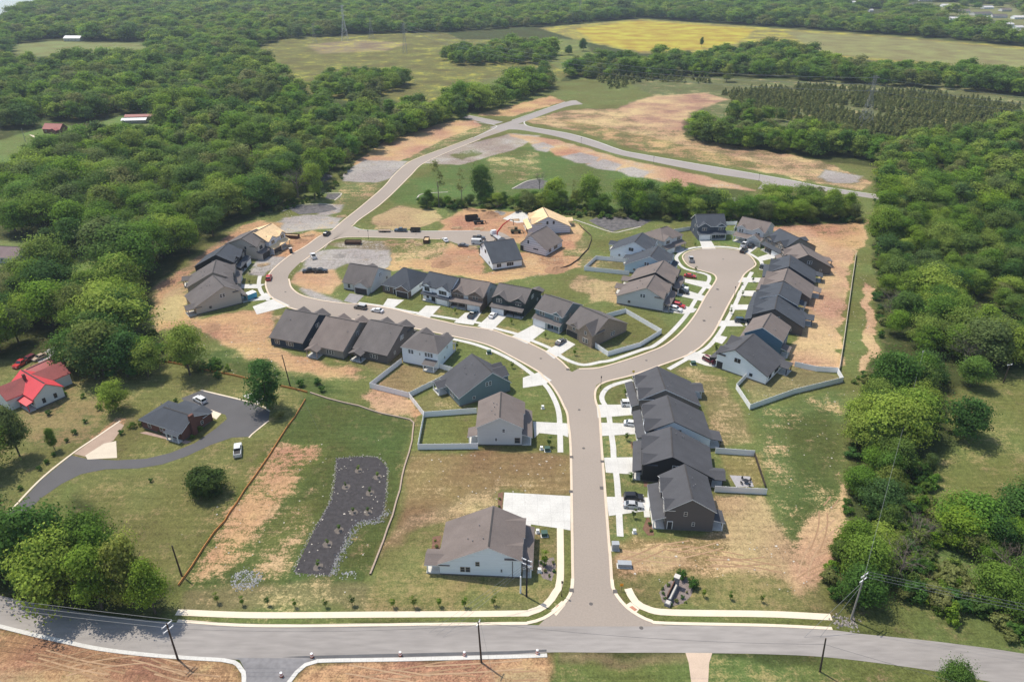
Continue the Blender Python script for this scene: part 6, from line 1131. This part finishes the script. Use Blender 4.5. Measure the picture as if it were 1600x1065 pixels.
for X, Y, H in cp[:NC]: tree('young cedar in the plantation round the transmission tower', None, H, random.uniform(.85,1.15), random.choice(CED), TR[2], 'cedars of the plantation', name='cedar_tree', loc=(X, Y), cat='cedar tree')
if len(cp) > NC: scatter('cedar_plantation', [(a,b,h_,h_) for a,b,h_ in cp[NC:]], CED)
# undergrowth and thickets: uncountable low growth
def sow(name, zones, meshes, hr=(1.2,3), weights=None, gap=.35):
    P = []
    for outline, sp in zones:
        pg = np.array(poly_ground(outline)); x0, y0 = pg.min(0); x1, y1 = pg.max(0); X, Y = np.meshgrid(np.arange(x0,x1,sp), np.arange(y0,y1,sp)); X = (X+RNG.uniform(-.5,.5,X.shape)*sp).ravel(); Y = (Y+RNG.uniform(-.5,.5,Y.shape)*sp).ravel(); ok = inside(X,Y,pg) & (vnoise(X,Y,9,6) > gap)
        P += [(a, b, h_, h_*random.uniform(.8,1.5)) for a, b, h_ in zip(X[ok], Y[ok], RNG.uniform(*hr, ok.sum()))]
    return scatter(name, P, meshes, weights)
sow('undergrowth', [([(1320,600),(1400,560),(1480,590),(1470,640),(1445,700),(1440,780),(1480,860),(1440,900),(1380,930),(1345,950),(1295,935),(1285,880),(1322,820),(1322,740),(1330,680)], 3.0),([(1420,880),(1600,930),(1700,1010),(1600,1005),(1500,990),(1440,960)], 2.6),([(0,905),(60,925),(240,952),(236,925),(100,880),(0,850)], 2.4),
 ([(640,322),(665,312),(735,318),(740,326),(660,328)], 2.6),([(755,326),(770,312),(840,318),(1000,328),(1135,338),(1340,335),(1342,350),(1150,350),(990,345),(830,335)], 3.0),([(250,565),(300,560),(380,585),(300,580)], 2.5),([(236,505),(262,548),(276,580),(250,590),(235,540)], 2.6),([(380,345),(505,300),(540,262),(560,255),(530,285),(512,305),(440,332)], 3.2),([(1366,300),(1374,300),(1382,540),(1372,540),(1364,420)], 2.6)], SHR, (1.0,3.2))
# shrubs and saplings one can count
def shrub(label, px, h_, W=1.0, m=0, group=None, name='shrub'): return tree(label, px, h_, W, SHR[m], False, group, 'shrub', name, cname='foliage')
for lb, q_, h_, m_ in (('round shrub nearest the farmhouse lawn corner',(130,621),1.5,0),('dark shrub in the farmhouse lawn left of the small bright tree',(77,648),1.7,2),('round shrub on the lawn below the small bright tree',(156,640),1.8,2),('dark shrub left edge of the farmhouse lawn',(31,682),2.0,2),('shrub on the lawn above the retaining edge, middle one',(134,660),1.3,2),('shrub on the lawn left of the planted slope',(117,678),1.6,2),('small shrub just above the stone edging bend',(105,690),1.2,2),('small shrub low on the slope by the driveway bend',(84,712),1.2,2),('small shrub beside the lower driveway edging',(73,724),1.3,2),('shrub in the shade beside the lower driveway',(62,734),1.3,2),('lowest shrub beside the driveway edging',(32,765),1.3,2),
 ('clipped light green hedge mound in front of the brick house left end',(208,668),2.0,0),('second hedge mound against the brick house',(222,664),1.9,0),('small dark shrub at the hedge foot',(190,678),1.5,2),('low green shrub under the brick house windows',(250,676),1.3,0),('shrub at the brick house right corner',(313,672),1.5,0),('yellow-green shrub at the brick house porch corner',(301,684),1.1,0),('broad shrub beside the farmhouse wall',(98,616),2.4,0),('small shrub above the brick house roof',(275,627),1.2,2),('reddish shrub at the end of the black driveway',(437,655),3.0,1),('dark conical shrub in the meadow near the utility pole',(470,603),2.4,2),('dark shrub left of the silt fence corner',(497,600),2.2,2),('dark shrub right of the silt fence corner',(503,611),2.0,2),('dark shrub by the orange silt fence above the lawn',(340,590),2.4,2),('dark shrub in the weeds above the silt fence',(318,572),2.4,2),('small dark shrub on the brick house lawn beside a stone',(236,752),1.1,2),
 ('evergreen right behind the entrance wall',(1064,903),2.2,2),('evergreen right of the entrance wall',(1081,917),2.4,2)): shrub(lb, q_, h_, 1.0, m_)
for q_ in ((1036,928),(1040,936),(1048,944),(1057,940),(1066,934),(1073,926),(1078,912),(1044,915),(1052,906),(1062,898),(1071,941),(1035,920)): shrub('small low plant in the mulch bed round the entrance wall', q_, random.uniform(.5,.9), 1.0, random.choice((0,1,2)), 'plants round the entrance wall')
for q_ in ((845,880),(852,893),(858,900),(864,880),(866,893),(850,884),(1015,820),(1017,830),(1008,750),(990,695),(996,697),(680,845),(682,855),(781,780),(780,792)): shrub('small low plant in a mulched bed beside a house', q_, random.uniform(.5,.9), 1.0, random.choice((0,1,2)), 'low plants in the house beds')
SG = 'saplings along the main road'
sp_ = [(339.7,941),(379,945),(419,945),(460.8,948),(509,948),(550.8,945),(614.2,948),(647,948),(686.4,947),(725.7,948),(771.4,945)]
for q_ in sp_: tree('young staked tree in the mulched row along the main road west of the entry', q_, random.uniform(2.4,3.4), 1, SAP, TR[3], SG, name='sapling', cat='sapling')
for q_ in ((1099,932),(1141,936),(1190,940)): tree('young tree in the grass along the main road east of the entry', q_, random.uniform(2.2,2.8), 1, SAP, TR[3], 'saplings east of the entry', name='sapling', cat='sapling')
for lb, q_, h_ in (('young yellow-green tree on the pale blue house lawn',(850.7,883),4.4),('sapling on the light grey two-storey house lawn',(858,697),3.4),('sapling in front of the charcoal two-storey house',(990,809),3),('sapling in front of the black house',(985,750),3),('sapling in front of the white row house',(979,688),3),('sapling between the brown and the dark house lawns',(711,489),2.6),('sapling on the dark green-black house lawn',(799,506),2.6),('sapling on the teal house lawn',(852,528),2.6),('sapling on the brick corner house lawn',(898,555),3),('sapling on the white hipped house side lawn',(714,545),3.2),('sapling on the lawn before the tan gable house',(390,444),2.6),('sapling on the lawn before the dark-fronted western house',(391,428),2.6),('sapling in the verge by the bright blue house',(1118,545),2.8),('sapling on the lawn of the charcoal slate-roofed house',(1142,490),2.6),('sapling before the narrow slate-roofed house',(1160,462),2.6),('sapling before the brown-roofed eastern house',(1176,440),2.6),('reddish sapling on the circle verge',(1087,424),2.6),('sapling on the lawn left of the navy house driveway',(1086,385),2.4),('sapling on the taupe corner house lawn',(977,618),3),('sapling on the white gable house lawn',(1119,548),2.6),('sapling in the teal-grey house lawn',(800,575),2.8)): tree(lb, q_, h_, 1, SAP, TR[3], None, name='sapling', cat='sapling')
# small rocks: bed border, gravel ring, litter
def pebbles(name, lines, r=(.15,.45), per=5, m=None, spread=.6):
    mb = MB(); m = m or rockm
    for L_ in lines:
        for p_ in resample([U(*q_) for q_ in L_], .5):
            for k in range(per):
                x, y = p_[0]+random.gauss(0,spread), p_[1]+random.gauss(0,spread); s = random.uniform(*r); a = random.uniform(0,1.5); v = [(x+math.cos(a+i*2.094)*s*random.uniform(.6,1), y+math.sin(a+i*2.094)*s*random.uniform(.6,1), .0) for i in range(3)]; t_ = (x+random.uniform(-.1,.1), y+random.uniform(-.1,.1), s*.8)
                mb.add(v+[t_], [(0,1,3),(1,2,3),(2,0,3)], m)
    return kind(mb.build(name), 'stuff')
pebbles('rock_border', [[(603,800),(590,813),(565,815),(552,826),(533,862),(517,897)],[(606,800),(592,815),(566,817),(555,828),(536,862),(520,897)],], (.15,.4), 4, None, .45); pebbles('rock_border', [[(525,716),(560,713),(590,714),(605,730),(604,770),(600,800)],[(526,718),(522,750),(515,785),(500,812),(478,850),(461,892),(480,897),(515,899)]], (.12,.3), 3, mat('pale_pebbles', (.42,.39,.35), .95, .15, 1, world=True), .2)
pebbles('gravel_ring', [[(372,897),(385,893),(400,896),(406,904),(395,915),(375,919),(368,912),(372,897)],[(378,901),(392,900),(396,908),(384,914),(377,910)]], (.15,.35), 7, mat('pale_gravel', (.47,.46,.46), .95, .15, 1, world=True), .5); pebbles('gravel_ring', [[(538,900),(548,893),(552,897)]], (.15,.35), 8, mat('pale_gravel', (.47,.46,.46), .95, .15, 1, world=True), .5); pebbles('gravel_ring', [[(1310,970),(1325,972),(1338,975)]], (.2,.5), 12, mat('dusty_gravel', (.30,.27,.25), .95, .2, 1, world=True), .9)
lit = MB(); LW = mat('litter_white', (.50,.46,.40), .9, .1)
LIT = [([(300,500),(420,490),(500,570),(400,600),(280,570)],90),([(340,420),(470,350),(520,360),(480,440),(420,420)],90),([(570,380),(760,385),(900,430),(760,440),(600,430)],170),([(690,330),(860,335),(900,420),(780,400),(690,365)],160),([(960,850),(1230,840),(1280,930),(965,905)],55),([(1150,580),(1330,600),(1310,800),(1220,820)],60),([(650,710),(885,710),(885,770),(700,815)],50),([(524,716),(600,714),(604,800),(560,812),(515,893),(465,890),(505,800)],26),([(1255,380),(1340,380),(1320,580),(1270,560)],50),([(250,860),(450,700),(620,680),(560,930)],70),([(330,420),(450,330),(480,325),(400,372)],60),([(1340,400),(1375,400),(1350,640),(1320,640)],60)]
for pl, n in LIT:
    pg = np.array(poly_ground(pl)); x0, y0 = pg.min(0); x1, y1 = pg.max(0); c = 0
    while c < n:
        X, Y = random.uniform(x0,x1), random.uniform(y0,y1)
        if not inside(np.array([X]), np.array([Y]), pg)[0]: continue
        c += 1; s = random.uniform(.10,.32)*(1+.5*(random.random() < .1)); a = random.uniform(0,3); lit.add([(X+math.cos(a+k*1.57)*s*random.uniform(.5,1), Y+math.sin(a+k*1.57)*s*.7, .06+(k % 2)*.08) for k in range(4)], [(0,1,2,3)], LW)
kind(lit.build('scattered_debris'), 'stuff')
sow('brush', [([(1400,840),(1450,800),(1490,850),(1500,900),(1560,950),(1620,975),(1620,1012),(1520,985),(1430,950),(1380,925)], 3.2),([(1430,600),(1470,640),(1440,700),(1470,780),(1420,830),(1400,760)], 3.2)], SHR+[BARE[1]], (2.0,4.6), [.35,.3,.25,.1], .3)
TRK = [mat('wheel_track_dark', (.30,.19,.11), .95, .15, 1, world=True), mat('wheel_track_pale', (.37,.245,.15), .95, .15, 1, world=True)]
tk = [MB(), MB()]
for pl, n in (([(300,500),(420,490),(430,545),(520,572),(450,575),(360,545)],16),([(600,395),(750,390),(760,425),(640,420)],16),([(800,395),(900,405),(840,430),(760,440)],12),([(700,335),(850,330),(830,380),(700,365)],12),([(1260,400),(1330,390),(1315,560),(1260,500)],14),([(970,855),(1220,840),(1230,900),(970,885)],14),([(1250,830),(1320,760),(1300,900),(1240,920)],10),([(0,990),(350,1035),(350,1065),(0,1065)],16),([(480,1040),(850,1030),(850,1065),(480,1065)],14),([(250,460),(300,420),(330,390),(290,470)],8),([(870,180),(1060,185),(1300,270),(1100,250)],10)):
    pg = np.array(poly_ground(pl)); x0, y0 = pg.min(0); x1, y1 = pg.max(0); c = 0; ax = pg[1]-pg[0]; base_a = math.atan2(ax[1], ax[0])
    while c < n:
        X, Y = random.uniform(x0,x1), random.uniform(y0,y1)
        if not inside(np.array([X]), np.array([Y]), pg)[0]: continue
        c += 1; a = base_a+random.gauss(0,.35); kq = random.uniform(-.03,.03); P = [(X,Y)]
        for i in range(random.randint(5,14)): a += kq*1.5+random.gauss(0,.02); X += math.cos(a)*1.5; Y += math.sin(a)*1.5; P.append((X,Y))
        ok_ = inside(np.array([q_[0] for q_ in P]), np.array([q_[1] for q_ in P]), pg); P = [q_ for q_, o_ in zip(P, ok_) if o_]
        if len(P) < 4: continue
        k = random.random() < .4
        for o_ in (-.9,.9): ribbon(tk[k], offset(P, o_+.16), offset(P, o_-.16), .012+.001*c, TRK[k])
for k in (0,1): kind(tk[k].build('wheel_tracks'), 'stuff')
# mulch rings with young plants in the bed
for k, q_ in enumerate(((578,770),(552,800),(530,828),(512,850),(497,885),(560,735),(590,745),(575,800),(540,760))): tree('tiny young tree on a pale ring in the black mulch bed', q_, random.uniform(1.4,2.2), 1.1, SAP, TR[3], 'young trees in the mulch bed', name='sapling', cat='sapling')
bm_ = MB()
for q_ in ((578,770),(552,800),(530,828),(512,850),(497,885),(560,735),(590,745),(575,800),(540,760)):
    x, y = U(*q_); bm_.add([(x+math.cos(i*.785)*random.uniform(.9,1.3), y+math.sin(i*.785)*random.uniform(.9,1.3), .03) for i in range(8)], [tuple(range(8))], mat('pale_mulch', (.14,.12,.105), .95, .2, 2, world=True))
kind(bm_.build('mulch_rings'), 'structure')
# ---------------------------------------------------------------- haze: one even box of air round camera and scene
hm = bpy.data.materials.new('haze_air'); hm.use_nodes = True; t = hm.node_tree; t.nodes.remove(t.nodes['Principled BSDF']); pv = t.nodes.new('ShaderNodeVolumePrincipled'); pv.inputs['Color'].default_value = (.72,.84,1.0,1); pv.inputs['Density'].default_value = .00010; pv.inputs['Anisotropy'].default_value = .2; t.links.new(pv.outputs[0], t.nodes['Material Output'].inputs['Volume'])
mb = MB(); mb.box(-9500, 9500, -900, 12500, -1.0, 160, hm); kind(mb.build('haze'), 'stuff')
